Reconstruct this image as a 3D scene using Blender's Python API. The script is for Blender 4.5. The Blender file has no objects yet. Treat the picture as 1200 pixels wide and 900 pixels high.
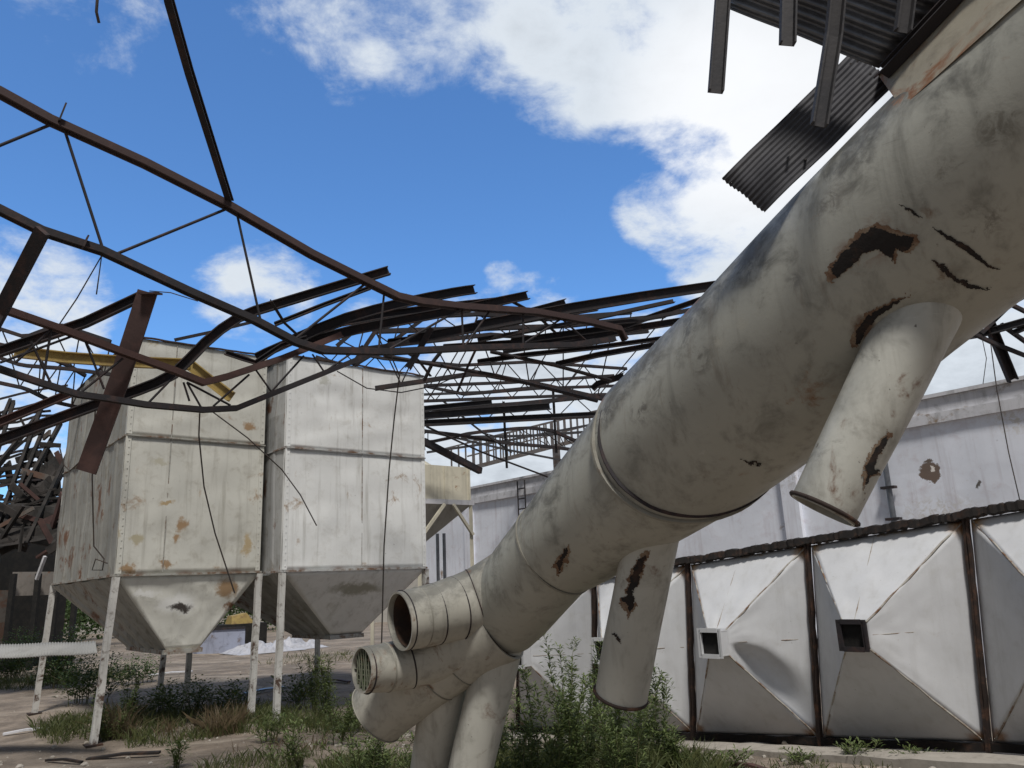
import bpy, math, random
from mathutils import Vector as V, Matrix, noise as mn
random.seed(7)
R = math.radians
S = bpy.context.scene
COL = S.collection

# ------------------------------------------------------------------ camera
FPX, PITCH, ROLL = 920.0, R(14.3), R(2.5)
CAMP = V((0, 0, 1.6))
_f = V((0, math.cos(PITCH), math.sin(PITCH)))
_r0 = V((1, 0, 0)); _u0 = V((0, -math.sin(PITCH), math.cos(PITCH)))
_r = _r0*math.cos(ROLL) - _u0*math.sin(ROLL)
_u = _r0*math.sin(ROLL) + _u0*math.cos(ROLL)
cam = bpy.data.cameras.new('camera'); cam.sensor_width = 36; cam.lens = 36*FPX/1200
cam.clip_start = .05; cam.clip_end = 3000
co = bpy.data.objects.new('camera', cam); COL.objects.link(co)
M3 = Matrix((_r, _u, -_f)).transposed()
co.matrix_world = Matrix.Translation(CAMP) @ M3.to_4x4()
S.camera = co

def ray(x, y): return _f + _r*((x-600)/FPX) - _u*((y-450)/FPX)
def at(x, y, d): return CAMP + ray(x, y)*d
def on_z(x, y, z=0.0):
    d = ray(x, y); return CAMP + d*((z-CAMP.z)/d.z)
def on_plane(x, y, p, n):
    d = ray(x, y); return CAMP + d*((p-CAMP).dot(n)/d.dot(n))

# ------------------------------------------------------------------ light
SUN_DIR = V((.10, -.70, 1.20)).normalized()
SUN_EL = math.asin(SUN_DIR.z); SUN_AZ = math.atan2(SUN_DIR.x, SUN_DIR.y)
SKY_STRENGTH, SUN_STRENGTH, EXPO = 0.105, 3.1, 0.0
sl = bpy.data.lights.new('sun', 'SUN'); sl.energy = SUN_STRENGTH; sl.angle = R(9); sl.color = (1, .96, .90)
so = bpy.data.objects.new('sun', sl); COL.objects.link(so); so.location = (8, -8, 20)
so.rotation_euler = (-SUN_DIR).to_track_quat('-Z', 'Y').to_euler()
S.view_settings.view_transform = 'Standard'; S.view_settings.look = 'None'
S.view_settings.exposure = EXPO; S.view_settings.gamma = 1; S.view_settings.use_curve_mapping = False
S.render.engine = 'CYCLES'

class NT:
    """small node-tree helper"""
    def __init__(s, tree): s.t = tree; s.n = tree.nodes; s.l = tree.links
    def add(s, typ, **kw):
        n = s.n.new(typ)
        for k, v in kw.items(): setattr(n, k, v)
        return n
    def put(s, sock, v):
        if isinstance(v, bpy.types.NodeSocket): s.l.new(v, sock)
        elif v is not None:
            if hasattr(sock.default_value, '__len__') and not hasattr(v, '__len__'): v = (v,)*len(sock.default_value)
            if hasattr(v, '__len__') and len(sock.default_value) == 4 and len(v) == 3: v = tuple(v)+(1,)
            sock.default_value = v
    def math(s, op, a, b=None, c=None, clamp=False):
        n = s.add('ShaderNodeMath', operation=op); n.use_clamp = clamp
        s.put(n.inputs[0], a); s.put(n.inputs[1], b)
        if c is not None: s.put(n.inputs[2], c)
        return n.outputs[0]
    def vec(s, op, a, b=None, scale=None):
        n = s.add('ShaderNodeVectorMath', operation=op)
        s.put(n.inputs[0], a); s.put(n.inputs[1], b)
        if scale is not None: s.put(n.inputs['Scale'], scale)
        return n.outputs['Value'] if op in ('LENGTH', 'DOT_PRODUCT', 'DISTANCE') else n.outputs[0]
    def noise(s, vec, scale, detail=4, rough=.55, dist=0, color=False):
        n = s.add('ShaderNodeTexNoise'); s.put(n.inputs['Vector'], vec)
        n.inputs['Scale'].default_value = scale; n.inputs['Detail'].default_value = detail
        n.inputs['Roughness'].default_value = rough; n.inputs['Distortion'].default_value = dist
        return n.outputs['Color' if color else 'Fac']
    def step(s, v, a, b, lo=0., hi=1.):
        n = s.add('ShaderNodeMapRange', interpolation_type='SMOOTHSTEP'); s.put(n.inputs[0], v)
        n.inputs[1].default_value = a; n.inputs[2].default_value = b
        n.inputs[3].default_value = lo; n.inputs[4].default_value = hi
        return n.outputs[0]
    def mix(s, f, a, b, mode='MIX'):
        n = s.add('ShaderNodeMix', data_type='RGBA', blend_type=mode)
        s.put(n.inputs[0], f); s.put(n.inputs[6], a); s.put(n.inputs[7], b)
        return n.outputs[2]
    def mapping(s, vec, scale=(1, 1, 1)):
        n = s.add('ShaderNodeMapping'); s.put(n.inputs[0], vec); n.inputs['Scale'].default_value = scale
        return n.outputs[0]

# ------------------------------------------------------------------ sky: Nishita with broken cumulus cloud
W = bpy.data.worlds.new('World'); S.world = W; W.use_nodes = True
w = NT(W.node_tree); w.n.clear()
sky = w.add('ShaderNodeTexSky', sky_type='NISHITA'); sky.sun_disc = False
sky.sun_elevation = SUN_EL; sky.sun_rotation = SUN_AZ
sky.air_density = 1.0; sky.dust_density = .6; sky.ozone_density = 1.6
dirn = w.add('ShaderNodeTexCoord').outputs['Generated']
sep = w.add('ShaderNodeSeparateXYZ'); w.put(sep.inputs[0], dirn)
zz = w.math('ADD', w.math('MAXIMUM', sep.outputs[2], 0.0), .32)
flat = w.add('ShaderNodeCombineXYZ')
w.put(flat.inputs[0], w.math('DIVIDE', sep.outputs[0], zz)); w.put(flat.inputs[1], w.math('DIVIDE', sep.outputs[1], zz))
uv = flat.outputs[0]
n1 = w.noise(uv, 2.9, 9, .56, .2); n2 = w.noise(uv, 9.5, 8, .65, .25)
# cloud banks: direction, angular radius (deg), strength
BANKS = [((1000, -60), 20, 1.0), ((720, -50), 13, .85), ((450, -70), 12, .70), ((890, 90), 9, .85), ((1060, 200), 11, .85), ((840, 275), 6.5, .78), ((765, 245), 4.0, .74), ((560, -10), 9, .70),
         ((1150, 480), 14, .85), ((30, 378), 6.5, .72), ((-60, 420), 11, .75), ((310, 350), 5, .66), ((430, 395), 4, .55), ((620, 545), 15, .90), ((600, 455), 8, .72), ((480, 470), 7, .66), ((760, 420), 6, .6),
         ((90, -30), 7, .55), ((390, 70), 2.0, .35), ((590, 328), 2.2, .50), ((160, 640), 14, .7), ((1500, 200), 25, .9),
         ((-500, 200), 18, .7), ((600, -900), 30, .7)]
cov = None
for (px, py), rad, st in BANKS:
    d = ray(px, py).normalized()
    c = w.vec('DOT_PRODUCT', w.vec('NORMALIZE', dirn), tuple(d))
    m = w.step(c, math.cos(R(rad*1.25)), math.cos(R(rad*.25)), 0, st)
    cov = m if cov is None else w.math('MAXIMUM', cov, m)
dens = w.math('ADD', w.math('MULTIPLY', n1, 1.25), w.math('MULTIPLY', n2, .55))
dens = w.math('ADD', dens, w.math('SUBTRACT', w.math('MULTIPLY', cov, .95), 1.38))
alpha = w.step(dens, -.02, .26)
thick = w.step(w.math('ADD', dens, w.math('MULTIPLY', n2, .15)), .30, .80)
glow = w.step(w.vec('DOT_PRODUCT', w.vec('NORMALIZE', dirn), tuple(ray(880, 130).normalized())), math.cos(R(11)), math.cos(R(2)))
ccol = w.mix(thick, (6.9, 7.5, 8.2), (4.7, 5.15, 5.7))
ccol = w.mix(w.math('MULTIPLY', glow, .8), ccol, (9.8, 9.9, 10.1))   # the bright thin part of the big cloud
blue = w.mix(1.0, sky.outputs[0], (.86, 1.36, 1.86), 'MULTIPLY')
skyc = w.mix(alpha, blue, ccol)
# unseen grey cloud added behind and above the viewer, neutralises the blue ambient light
fill_deck = w.step(w.math('ADD', w.vec('DOT_PRODUCT', w.vec('NORMALIZE', dirn), tuple(_f)), w.math('MULTIPLY', w.math('SUBTRACT', n1, .5), .25)), .40, .68, 1, 0)
skyc = w.mix(w.math('MULTIPLY', fill_deck, .94), skyc, w.mix(w.step(n1, .35, .65), (1.55, 1.62, 1.70), (2.35, 2.42, 2.48)))
bg = w.add('ShaderNodeBackground'); w.put(bg.inputs[0], skyc); bg.inputs[1].default_value = SKY_STRENGTH
w.l.new(bg.outputs[0], w.add('ShaderNodeOutputWorld').inputs[0])

# ------------------------------------------------------------------ materials
def new_mat(name):
    m = bpy.data.materials.new(name); m.use_nodes = True
    t = NT(m.node_tree); b = t.n['Principled BSDF']
    return m, t, b

def add_spots(t, co, c, spots, wob):
    for (ctr, rad, col, *rest) in spots:
        soft = rest[0] if rest else .35
        k = t.vec('LENGTH', t.vec('DIVIDE', t.vec('SUBTRACT', t.vec('ADD', co, wob), tuple(ctr)), tuple(rad) if hasattr(rad, '__len__') else (rad,)*3))
        f_ = t.step(k, 1.0, 1.0-soft)
        if soft >= .9: f_ = t.math('MULTIPLY', f_, t.step(t.noise(co, 11, 7, .72, .8), .44, .62))   # blotchy stain
        c = t.mix(f_, c, col)
    return c

def paint(name, base=(.56, .55, .49), dirt=(.20, .19, .16), rust=(.23, .10, .045), dirt_amt=.5, rust_amt=.12, streak=.5,
          top_grime=0., spots=(), rough=.62, bump=.15, scale=1., wob_amt=.10, speck=.5):
    m, t, b = new_mat(name)
    raw = t.add('ShaderNodeTexCoord').outputs['Object']
    co = t.vec('ADD', raw, tuple((sum(map(ord, name))*k % 17)-8.0 for k in (1.37, 2.11, 3.73)))
    big = t.noise(co, 1.1*scale, 6, .62); mid = t.noise(co, 5.5*scale, 6, .65, .4); fine = t.noise(co, 38*scale, 4, .6)
    st = t.noise(t.mapping(co, (9*scale, 9*scale, .55*scale)), 1, 5, .62)
    c = t.mix(t.step(big, .30, .72), tuple(x*.86 for x in base), base)
    c = t.mix(t.math('MULTIPLY', t.step(mid, .48, .78), dirt_amt), c, dirt)
    c = t.mix(t.math('MULTIPLY', t.step(st, .50, .80), streak), c, tuple(x*.75 for x in dirt))
    if top_grime:
        nz = t.add('ShaderNodeSeparateXYZ'); t.put(nz.inputs[0], t.add('ShaderNodeNewGeometry').outputs['Normal'])
        g = t.math('MULTIPLY', t.step(t.math('ADD', nz.outputs[2], t.math('MULTIPLY', t.math('SUBTRACT', mid, .5), 1.6)), -.05, .75), t.step(big, .25, .6, .45, 1))
        c = t.mix(t.math('MULTIPLY', g, top_grime), c, (.085, .085, .075))
        mould = t.step(t.math('ADD', t.noise(co, 4.2, 10, .76, .7), t.math('MULTIPLY', nz.outputs[2], .30)), .60, .76)
        c = t.mix(t.math('MULTIPLY', mould, top_grime*.75), c, (.055, .054, .045))
        run = t.step(t.noise(t.mapping(co, (13, 13, 1.1)), 1, 6, .7, .3), .56, .70)
        c = t.mix(t.math('MULTIPLY', run, top_grime*.30), c, (.16, .12, .085))
        c = t.mix(t.math('MULTIPLY', t.step(t.noise(t.mapping(co, (3, 3, 22)), 1, 5, .7, 1.2), .66, .74), .35), c, tuple(min(.8, x*1.35) for x in base))
    rn = t.math('ADD', t.noise(co, 2.3*scale, 8, .68, .5), t.math('MULTIPLY', big, .35))
    c = t.mix(t.step(rn, .86-rust_amt, .98-rust_amt), c, rust)
    c = t.mix(t.math('MULTIPLY', t.step(t.noise(co, 24*scale, 3, .6), .70, .76), speck), c, (.05, .035, .025))
    if spots:
        wob = t.vec('SCALE', t.vec('SUBTRACT', t.noise(co, 7, 6, .7, 0, True), (.5, .5, .5)), None, wob_amt*2)
        c = add_spots(t, raw, c, spots, wob)
    t.put(b.inputs['Base Color'], c); t.put(b.inputs['Roughness'], t.step(mid, .3, .8, rough-.12, rough+.2))
    bp = t.add('ShaderNodeBump'); bp.inputs['Strength'].default_value = bump; bp.inputs['Distance'].default_value = .012
    t.put(bp.inputs['Height'], t.math('ADD', t.math('MULTIPLY', mid, 1.0), t.math('MULTIPLY', fine, .35)))
    t.put(b.inputs['Normal'], bp.outputs[0])
    return m

def rusty(name, a, bcol, thr=.5, rough=.8, metallic=0., scale=6):
    m, t, b = new_mat(name)
    co = t.add('ShaderNodeTexCoord').outputs['Object']
    n = t.noise(co, scale, 6, .7, .3); f = t.noise(co, scale*7, 3, .6)
    c = t.mix(t.step(n, thr-.1, thr+.12), a, bcol)
    c = t.mix(t.math('MULTIPLY', t.step(f, .55, .75), .35), c, tuple(x*.5 for x in a))
    t.put(b.inputs['Base Color'], c); b.inputs['Roughness'].default_value = rough; b.inputs['Metallic'].default_value = metallic
    bp = t.add('ShaderNodeBump'); bp.inputs['Strength'].default_value = .3; bp.inputs['Distance'].default_value = .006
    t.put(bp.inputs['Height'], f); t.put(b.inputs['Normal'], bp.outputs[0])
    return m

STEEL = rusty('dark rusted steel', (.020, .017, .020), (.058, .032, .028), .57)
STEEL_BLACK = rusty('sooty steel', (.020, .019, .022), (.045, .032, .030), .58)
RUST_BROWN = rusty('brown rusted plate', (.088, .044, .037), (.052, .028, .025), .52, .75, 0, 3)
RUST_CHORD = rusty('rusted chord', (.050, .028, .027), (.085, .045, .038), .60, .8, 0, 5)
RUST_EDGE = rusty('flaking rust', (.034, .022, .018), (.12, .058, .034), .58, .9, 0, 9)
YELLOW = rusty('faded yellow paint', (.33, .24, .075), (.20, .13, .055), .56, .7)
GALV = rusty('galvanised sheet', (.20, .21, .23), (.13, .135, .15), .5, .42, .65, 4)
SHEET_DARK = rusty('dull zinc sheet', (.050, .050, .058), (.075, .075, .082), .5, .75, .15, 5)
CHAN_GREY = rusty('grey primer channel', (.034, .034, .040), (.050, .047, .050), .5, .75)
WIRE = rusty('wire', (.05, .045, .042), (.08, .06, .05), .5)
CHAR = rusty('charred timber and rust', (.016, .013, .012), (.055, .030, .020), .58, .95, 0, 8)
BLACK = rusty('soot and shade black', (.010, .010, .010), (.02, .018, .016), .5, .95)  # soot on burnt parts, also painted shade in the hopper outlets

def leaf_mat(name, a, bcol):
    m, t, b = new_mat(name)
    g = t.add('ShaderNodeNewGeometry')
    c = t.mix(g.outputs['Random Per Island'], a, bcol)
    t.put(b.inputs['Base Color'], c); b.inputs['Roughness'].default_value = .6
    tr = t.add('ShaderNodeBsdfTranslucent'); t.put(tr.inputs[0], c)
    mx = t.add('ShaderNodeMixShader'); mx.inputs[0].default_value = .3
    t.l.new(b.outputs[0], mx.inputs[1]); t.l.new(tr.outputs[0], mx.inputs[2])
    t.l.new(mx.outputs[0], t.n['Material Output'].inputs[0])
    return m
LEAF = leaf_mat('weed leaf', (.070, .110, .030), (.185, .230, .080))
LEAF_DARK = leaf_mat('shrub leaf', (.032, .065, .018), (.090, .140, .038))
GRASS = leaf_mat('grass blade', (.06, .085, .025), (.14, .15, .055))
DRY = leaf_mat('dry grass blade', (.20, .15, .085), (.13, .095, .055))
STEM = rusty('green stem', (.085, .10, .04), (.12, .10, .05), .5)
BARK = rusty('bark', (.10, .08, .06), (.06, .05, .04), .5, .95, 0, 14)

# ------------------------------------------------------------------ mesh helpers
UP = V((0, 0, 1))
class MB:
    def __init__(s): s.v = []; s.f = []; s.sm = []
    def add(s, vs, fs, smooth=False):
        o = len(s.v); s.v += [V(p) for p in vs]
        for f in fs: s.f.append(tuple(i+o for i in f)); s.sm.append(smooth)
    def box(s, c, ax, ay, az):
        """centre, three half-axis vectors"""
        c = V(c); ax = V(ax); ay = V(ay); az = V(az)
        vs = [c+ax*i+ay*j+az*k for k in (-1, 1) for j in (-1, 1) for i in (-1, 1)]
        s.add(vs, [(0, 2, 3, 1), (4, 5, 7, 6), (0, 1, 5, 4), (2, 6, 7, 3), (0, 4, 6, 2), (1, 3, 7, 5)])
    def sweep(s, prof, pts, up=UP, scales=None, smooth=False, closed=True):
        pts = [V(p) for p in pts]; n = len(pts); k = len(prof); vs = []
        for i, p in enumerate(pts):
            t = (pts[min(i+1, n-1)]-pts[max(i-1, 0)]).normalized()
            side = t.cross(V(up))
            if side.length < 1e-3: side = t.cross(V((0, 1, 0)))
            side.normalize(); upv = side.cross(t).normalized(); sc = scales[i] if scales else 1
            for a, b in prof: vs.append(p+side*a*sc+upv*b*sc)
        fs = []
        for i in range(n-1):
            for j in range(k):
                fs.append((i*k+j, i*k+(j+1) % k, (i+1)*k+(j+1) % k, (i+1)*k+j))
        s.add(vs, fs, smooth)
        if closed: s.add(vs[:k], [tuple(range(k))[::-1]]); s.add(vs[-k:], [tuple(range(k))])
    def bar(s, a, b, w=.05, h=None, up=UP):
        h = h or w; s.sweep([(-w/2, -h/2), (w/2, -h/2), (w/2, h/2), (-w/2, h/2)], [a, b], up)
    def channel(s, pts, w=.06, h=.12, t=.006, up=UP, flip=1):
        p = [(0, -h/2), (w, -h/2), (w, -h/2+t*2), (t, -h/2+t*2), (t, h/2-t*2), (w, h/2-t*2), (w, h/2), (0, h/2)]
        p = [(flip*(a-w/2), b) for a, b in p]
        s.sweep(p if flip > 0 else p[::-1], pts, up)
    def angle(s, pts, w=.07, t=.008, up=UP, flip=1):
        p = [(0, 0), (w, 0), (w, t), (t, t), (t, w), (0, w)]
        p = [(flip*(a-w/2), b-w/2) for a, b in p]
        s.sweep(p if flip > 0 else p[::-1], pts, up)
    def tube(s, pts, r, n=8, smooth=True, cap=True):
        """round tube with parallel-transported frames; r number or list"""
        pts = [V(p) for p in pts]; m = len(pts)
        rs = r if hasattr(r, '__len__') else [r]*m
        t0 = (pts[1]-pts[0]).normalized(); ref = t0.orthogonal().normalized(); vs = []
        for i, p in enumerate(pts):
            t = (pts[min(i+1, m-1)]-pts[max(i-1, 0)]).normalized()
            ref = (ref - t*ref.dot(t)).normalized(); bi = t.cross(ref)
            for j in range(n):
                a = 2*math.pi*j/n; vs.append(p+(ref*math.cos(a)+bi*math.sin(a))*rs[i])
        fs = [(i*n+j, i*n+(j+1) % n, (i+1)*n+(j+1) % n, (i+1)*n+j) for i in range(m-1) for j in range(n)]
        s.add(vs, fs, smooth)
        if cap: s.add(vs[:n], [tuple(range(n))[::-1]]); s.add(vs[-n:], [tuple(range(n))])
    def grid(s, A, B, C, D, nu, nv, off=None, thick=0, smooth=False):
        """bilinear patch A-B (u) / D-C ; off(u,v)-> displacement vector; thick -> closed sheet"""
        A, B, C, D = map(V, (A, B, C, D)); nrm = (B-A).cross(D-A)
        if nrm.length < 1e-9: nrm = (C-A).cross(D-A)
        nrm.normalize()
        def pt(i, j, k):
            u, v = i/nu, j/nv
            p = (A*(1-u)+B*u)*(1-v)+(D*(1-u)+C*u)*v
            if off: p = p+off(u, v, nrm)
            return p-nrm*k
        vs = [pt(i, j, 0) for j in range(nv+1) for i in range(nu+1)]; q = nu+1
        fs = [(j*q+i, j*q+i+1, (j+1)*q+i+1, (j+1)*q+i) for j in range(nv) for i in range(nu)]
        if thick:
            o = len(vs); vs += [pt(i, j, thick) for j in range(nv+1) for i in range(nu+1)]
            fs += [tuple(o+x for x in f[::-1]) for f in fs[:]]
            rim = [i for i in range(nu+1)]+[(j)*q+nu for j in range(1, nv+1)]+[nv*q+i for i in range(nu-1, -1, -1)]+[j*q for j in range(nv-1, 0, -1)]
            for a, b in zip(rim, rim[1:]+rim[:1]): fs.append((a, a+o, b+o, b))
        s.add(vs, fs, smooth)
    def build(s, name, mat, parent=None, loc=(0, 0, 0)):
        L = V(loc)
        if parent is not None: L = V(parent['_o'])
        me = bpy.data.meshes.new(name); me.from_pydata([tuple(p-L) for p in s.v], [], s.f)
        me.polygons.foreach_set('use_smooth', s.sm); me.materials.append(mat); me.update()
        o = bpy.data.objects.new(name, me); COL.objects.link(o)
        o['_o'] = tuple(L)
        if parent is not None:
            o.parent = parent
        else: o.location = L
        return o

def tag(o, label=None, cat=None, group=None, kind=None):
    if label: o['label'] = label
    if cat: o['category'] = cat
    if group: o['group'] = group
    if kind: o['kind'] = kind
    return o
def thing(name, label, cat, loc, group=None):
    o = bpy.data.objects.new(name, None); COL.objects.link(o); o.empty_display_size = .2
    o.location = V(loc); o['_o'] = tuple(loc)
    return tag(o, label, cat, group)

A40 = R(40)
U = V((-math.sin(A40), math.cos(A40), 0))      # recedes to the left of the picture
VV = V((math.cos(A40), math.sin(A40), 0))      # recedes to the right

def lerp(a, b, t): return a+(b-a)*t
def dents(seed, amp, freq=1.6, edge=True):
    def off(u, v, n):
        k = (min(u, 1-u, v, 1-v)*8) if edge else 1
        k = max(0, min(1, k))
        return n*amp*k*(mn.noise(V((u*freq*1.7+seed, v*freq*2.1, seed*1.3)))+.4*mn.noise(V((u*freq*5+seed, v*freq*5, seed))))
    return off

# ================================================================== ground
m, t, b = new_mat('dirt yard')
co = t.add('ShaderNodeTexCoord').outputs['Object']
a = t.noise(co, .35, 6, .6); d = t.noise(co, 1.7, 8, .68, .4); e = t.noise(co, 14, 6, .7); g = t.noise(t.mapping(co, (.5, 2.2, 1)), .8, 5, .6, .6)
c = t.mix(t.step(d, .36, .66), (.150, .120, .094), (.30, .245, .195))
c = t.mix(t.math('MULTIPLY', t.step(a, .48, .64), .7), c, (.115, .095, .075))
c = t.mix(t.math('MULTIPLY', t.step(g, .52, .66), .6), c, (.34, .295, .245))
c = t.mix(t.math('MULTIPLY', t.step(e, .52, .72), .55), c, (.075, .062, .050))
c = t.mix(t.math('MULTIPLY', t.step(t.noise(co, 46, 3, .6), .64, .72), .6), c, (.42, .38, .33))
t.put(b.inputs['Base Color'], c); b.inputs['Roughness'].default_value = .95
bp = t.add('ShaderNodeBump'); bp.inputs['Strength'].default_value = .7; bp.inputs['Distance'].default_value = .05
t.put(bp.inputs['Height'], t.math('ADD', d, t.math('MULTIPLY', e, .5))); t.put(b.inputs['Normal'], bp.outputs[0])
DIRT = m
def axis(lo, hi, step, far):
    r = [lo+i*step for i in range(int((hi-lo)/step)+1)]
    x = step; p = lo; q = hi; L, H = [], []
    while p > -far:
        x *= 1.5; p -= x; q += x; L.append(p); H.append(q)
    return L[::-1]+r+H
xs, ys = axis(-14, 10, .2, 900), axis(2, 24, .2, 900)
P1 = on_z(1162, 884)                         # foot of the nearest post of the hopper row
DROP = .080
def gz(x, y):
    k = 1 if (-15 < x < 11 and 0 < y < 26) else 0
    q = V((x, y, 0))-P1; s_, d_ = q.dot(U), q.dot(VV)
    dip = DROP*max(-3, min(6.2, s_))*max(0, 1-abs(d_)/3.6)*max(0, min(1, (8.5-s_)/2, (s_+4)/2))
    return -dip+k*(.05*mn.noise(V((x*.6, y*.6, 0)))+.025*mn.noise(V((x*2.3, y*2.3, 4))))
mb = MB()
mb.add([(x, y, gz(x, y)) for y in ys for x in xs], [(j*len(xs)+i, j*len(xs)+i+1, (j+1)*len(xs)+i+1, (j+1)*len(xs)+i) for j in range(len(ys)-1) for i in range(len(xs)-1)], True)
tag(mb.build('ground', DIRT), 'bare brown dirt yard with pale tracks and patches of rubble', 'ground', kind='structure')

# ================================================================== white boundary wall on the right
w0 = P1+VV*5-U*6; wend = P1+VV*5+U*16.5
WALLH = 4.05
hole_c = on_plane(1090, 553, P1+VV*5, VV)
_w0 = w0
def wl(p): return tuple(p-_w0)
_w = P1+VV*5
m_wall = paint('whitewashed plaster', (.84, .87, .95), (.5, .42, .44), (.30, .22, .16), .42, .05, .45, rough=.85, scale=.7, speck=.25,
               spots=[(wl(on_plane(1100, 600, _w, VV)), (.9, .9, .35), (.58, .56, .54), .95), (wl(on_plane(930, 560, _w, VV)), (.8, .8, .5), (.55, .54, .55), .95), (wl(on_plane(1190, 490, _w, VV)), (.5, .5, .35), (.60, .57, .53), .95), (wl(on_plane(600, 640, _w, VV)), (1.2, 1.2, .6), (.55, .55, .60), .95),
                      (wl(hole_c), (.17, .17, .16), (.17, .125, .10), .12), (wl(hole_c-U*.06+UP*.04), (.05, .05, .05), (.85, .80, .74), .3),
                      (wl(hole_c+UP*.17), (.10, .10, .03), (.15, .12, .10), .3), (wl(on_plane(1140, 482, P1+VV*5, VV)), (.09, .09, .06), (.16, .14, .13), .4),
                      (wl(on_plane(1150, 480, P1+VV*5, VV)), (.08, .08, .06), (.16, .14, .13), .4), (wl(on_plane(1146, 568, P1+VV*5, VV)), (.04, .04, .06), (.12, .11, .10), .4)], wob_amt=.12)
wall = thing('plaster_wall', 'long whitewashed plaster wall with stepped parapet behind the row of hoppers', 'wall', w0)
mb = MB()
mb.grid(w0, wend, wend+UP*WALLH, w0+UP*WALLH, 60, 12, lambda u, v, n: n*.02*mn.noise(V((u*20, v*4, 3))), 0)
bk = VV*.30
mb.add([w0, wend, wend+UP*WALLH, w0+UP*WALLH, w0+bk, wend+bk, wend+bk+UP*WALLH, w0+bk+UP*WALLH], [(0, 3, 7, 4), (1, 5, 6, 2), (4, 7, 6, 5)])
mb.build('wall_face', m_wall, wall)
m_cap = paint('weathered parapet', (.66, .66, .69), (.28, .28, .28), (.25, .18, .12), .8, .08, .6, rough=.9)
mb = MB()
L = (wend-w0)
def ledge(z0, z1, out):
    a = w0-VV*out; q = VV*(out+.42)
    mb.box(a+L/2+q/2+UP*(z0+z1)/2, L/2*1.001, q/2, UP*(z1-z0)/2)
ledge(WALLH-.30, WALLH-.14, .07); ledge(WALLH-.136, WALLH+.10, .03); ledge(WALLH+.104, WALLH+.16, .08)
mb.build('parapet', m_cap, wall)
mb = MB()
for s in (-1.4, 4.55, 10.2, 14.2):
    p = w0+U*(s+6)
    mb.box(p-VV*.05+UP*(WALLH-.32)/2, U*.16, VV*.05, UP*(WALLH-.32)/2)
mb.build('pilaster', m_wall, wall)
# pipe on the wall
dp = on_plane(1046, 600, P1+VV*4.9, VV); mb = MB()
mb.tube([V((dp.x, dp.y, 0)), V((dp.x, dp.y, 2.7)), V((dp.x, dp.y, 3.6))], .045, 10)
dpo = thing('drainpipe', 'grey drainpipe clamped upright on the whitewashed wall left of the brown hole', 'pipe', (dp.x, dp.y, 0))
mb.build('downpipe', GALV, dpo)
for z in (2.35, 2.85):
    mb = MB(); mb.box((dp.x, dp.y, z), U*.11, VV*.06, UP*.02); mb.build('clamp', STEEL, dpo)
def wire(name, pts, r, label, mat=WIRE):
    mb = MB(); mb.tube(pts, r, 5); o = mb.build(name, mat, None, pts[0]); tag(o, label, 'wire'); return o
wp = P1+VV*4.6
wire('loose_wire', [on_plane(1160, 395, wp, VV), on_plane(1168, 455, wp, VV), on_plane(1182, 530, wp, VV), on_plane(1196, 590, wp, VV), on_plane(1200, 640, wp, VV)], .008, 'thin wire dangling down the face of the whitewashed wall at the far right')

# ================================================================== row of toppled hoppers (pyramids facing left)
HP, HH = 1.60, 2.02
m_hop = paint('white hopper paint', (.66, .67, .69), (.38, .37, .34), (.26, .125, .055), .30, .045, .22, rough=.62, bump=.08, speck=.3, wob_amt=.10,
              spots=[(tuple(U*.04+UP*1.97-U*.15), (.20, .22, .16), (.42, .25, .12), .85), (tuple(U*.05+UP*1.98-U*.15), (.09, .10, .10), (.20, .09, .04), .7), (tuple(U*1.56+UP*1.85-U*.15), (.17, .2, .15), (.42, .26, .13), .85), (tuple(U*.8+UP*1.95-U*.15), (.45, .5, .05), (.45, .32, .2), .85),
                     (tuple(U*.06+UP*.12), (.15, .15, .12), (.30, .17, .09), .85), (tuple(U*1.5+UP*.05), (.15, .15, .1), (.30, .17, .09), .85)])
HOPS = [(-1, 'white steel hopper cut off by the right edge of the picture', .55, (.46, .54)),
        (0, 'white pyramid hopper with a dark square outlet, nearest whole one in the row', .66, (.50, .52)),
        (1, 'white pyramid hopper with a dented lower flap, between the near hopper and the hanging pipe', .62, (.48, .53)),
        (2, 'white pyramid hopper partly behind the tall weeds and hanging branch pipe', .62, (.48, .53)),
        (3, 'farthest white hopper of the row, mostly hidden by the fallen duct', .62, (.48, .53))]
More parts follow.
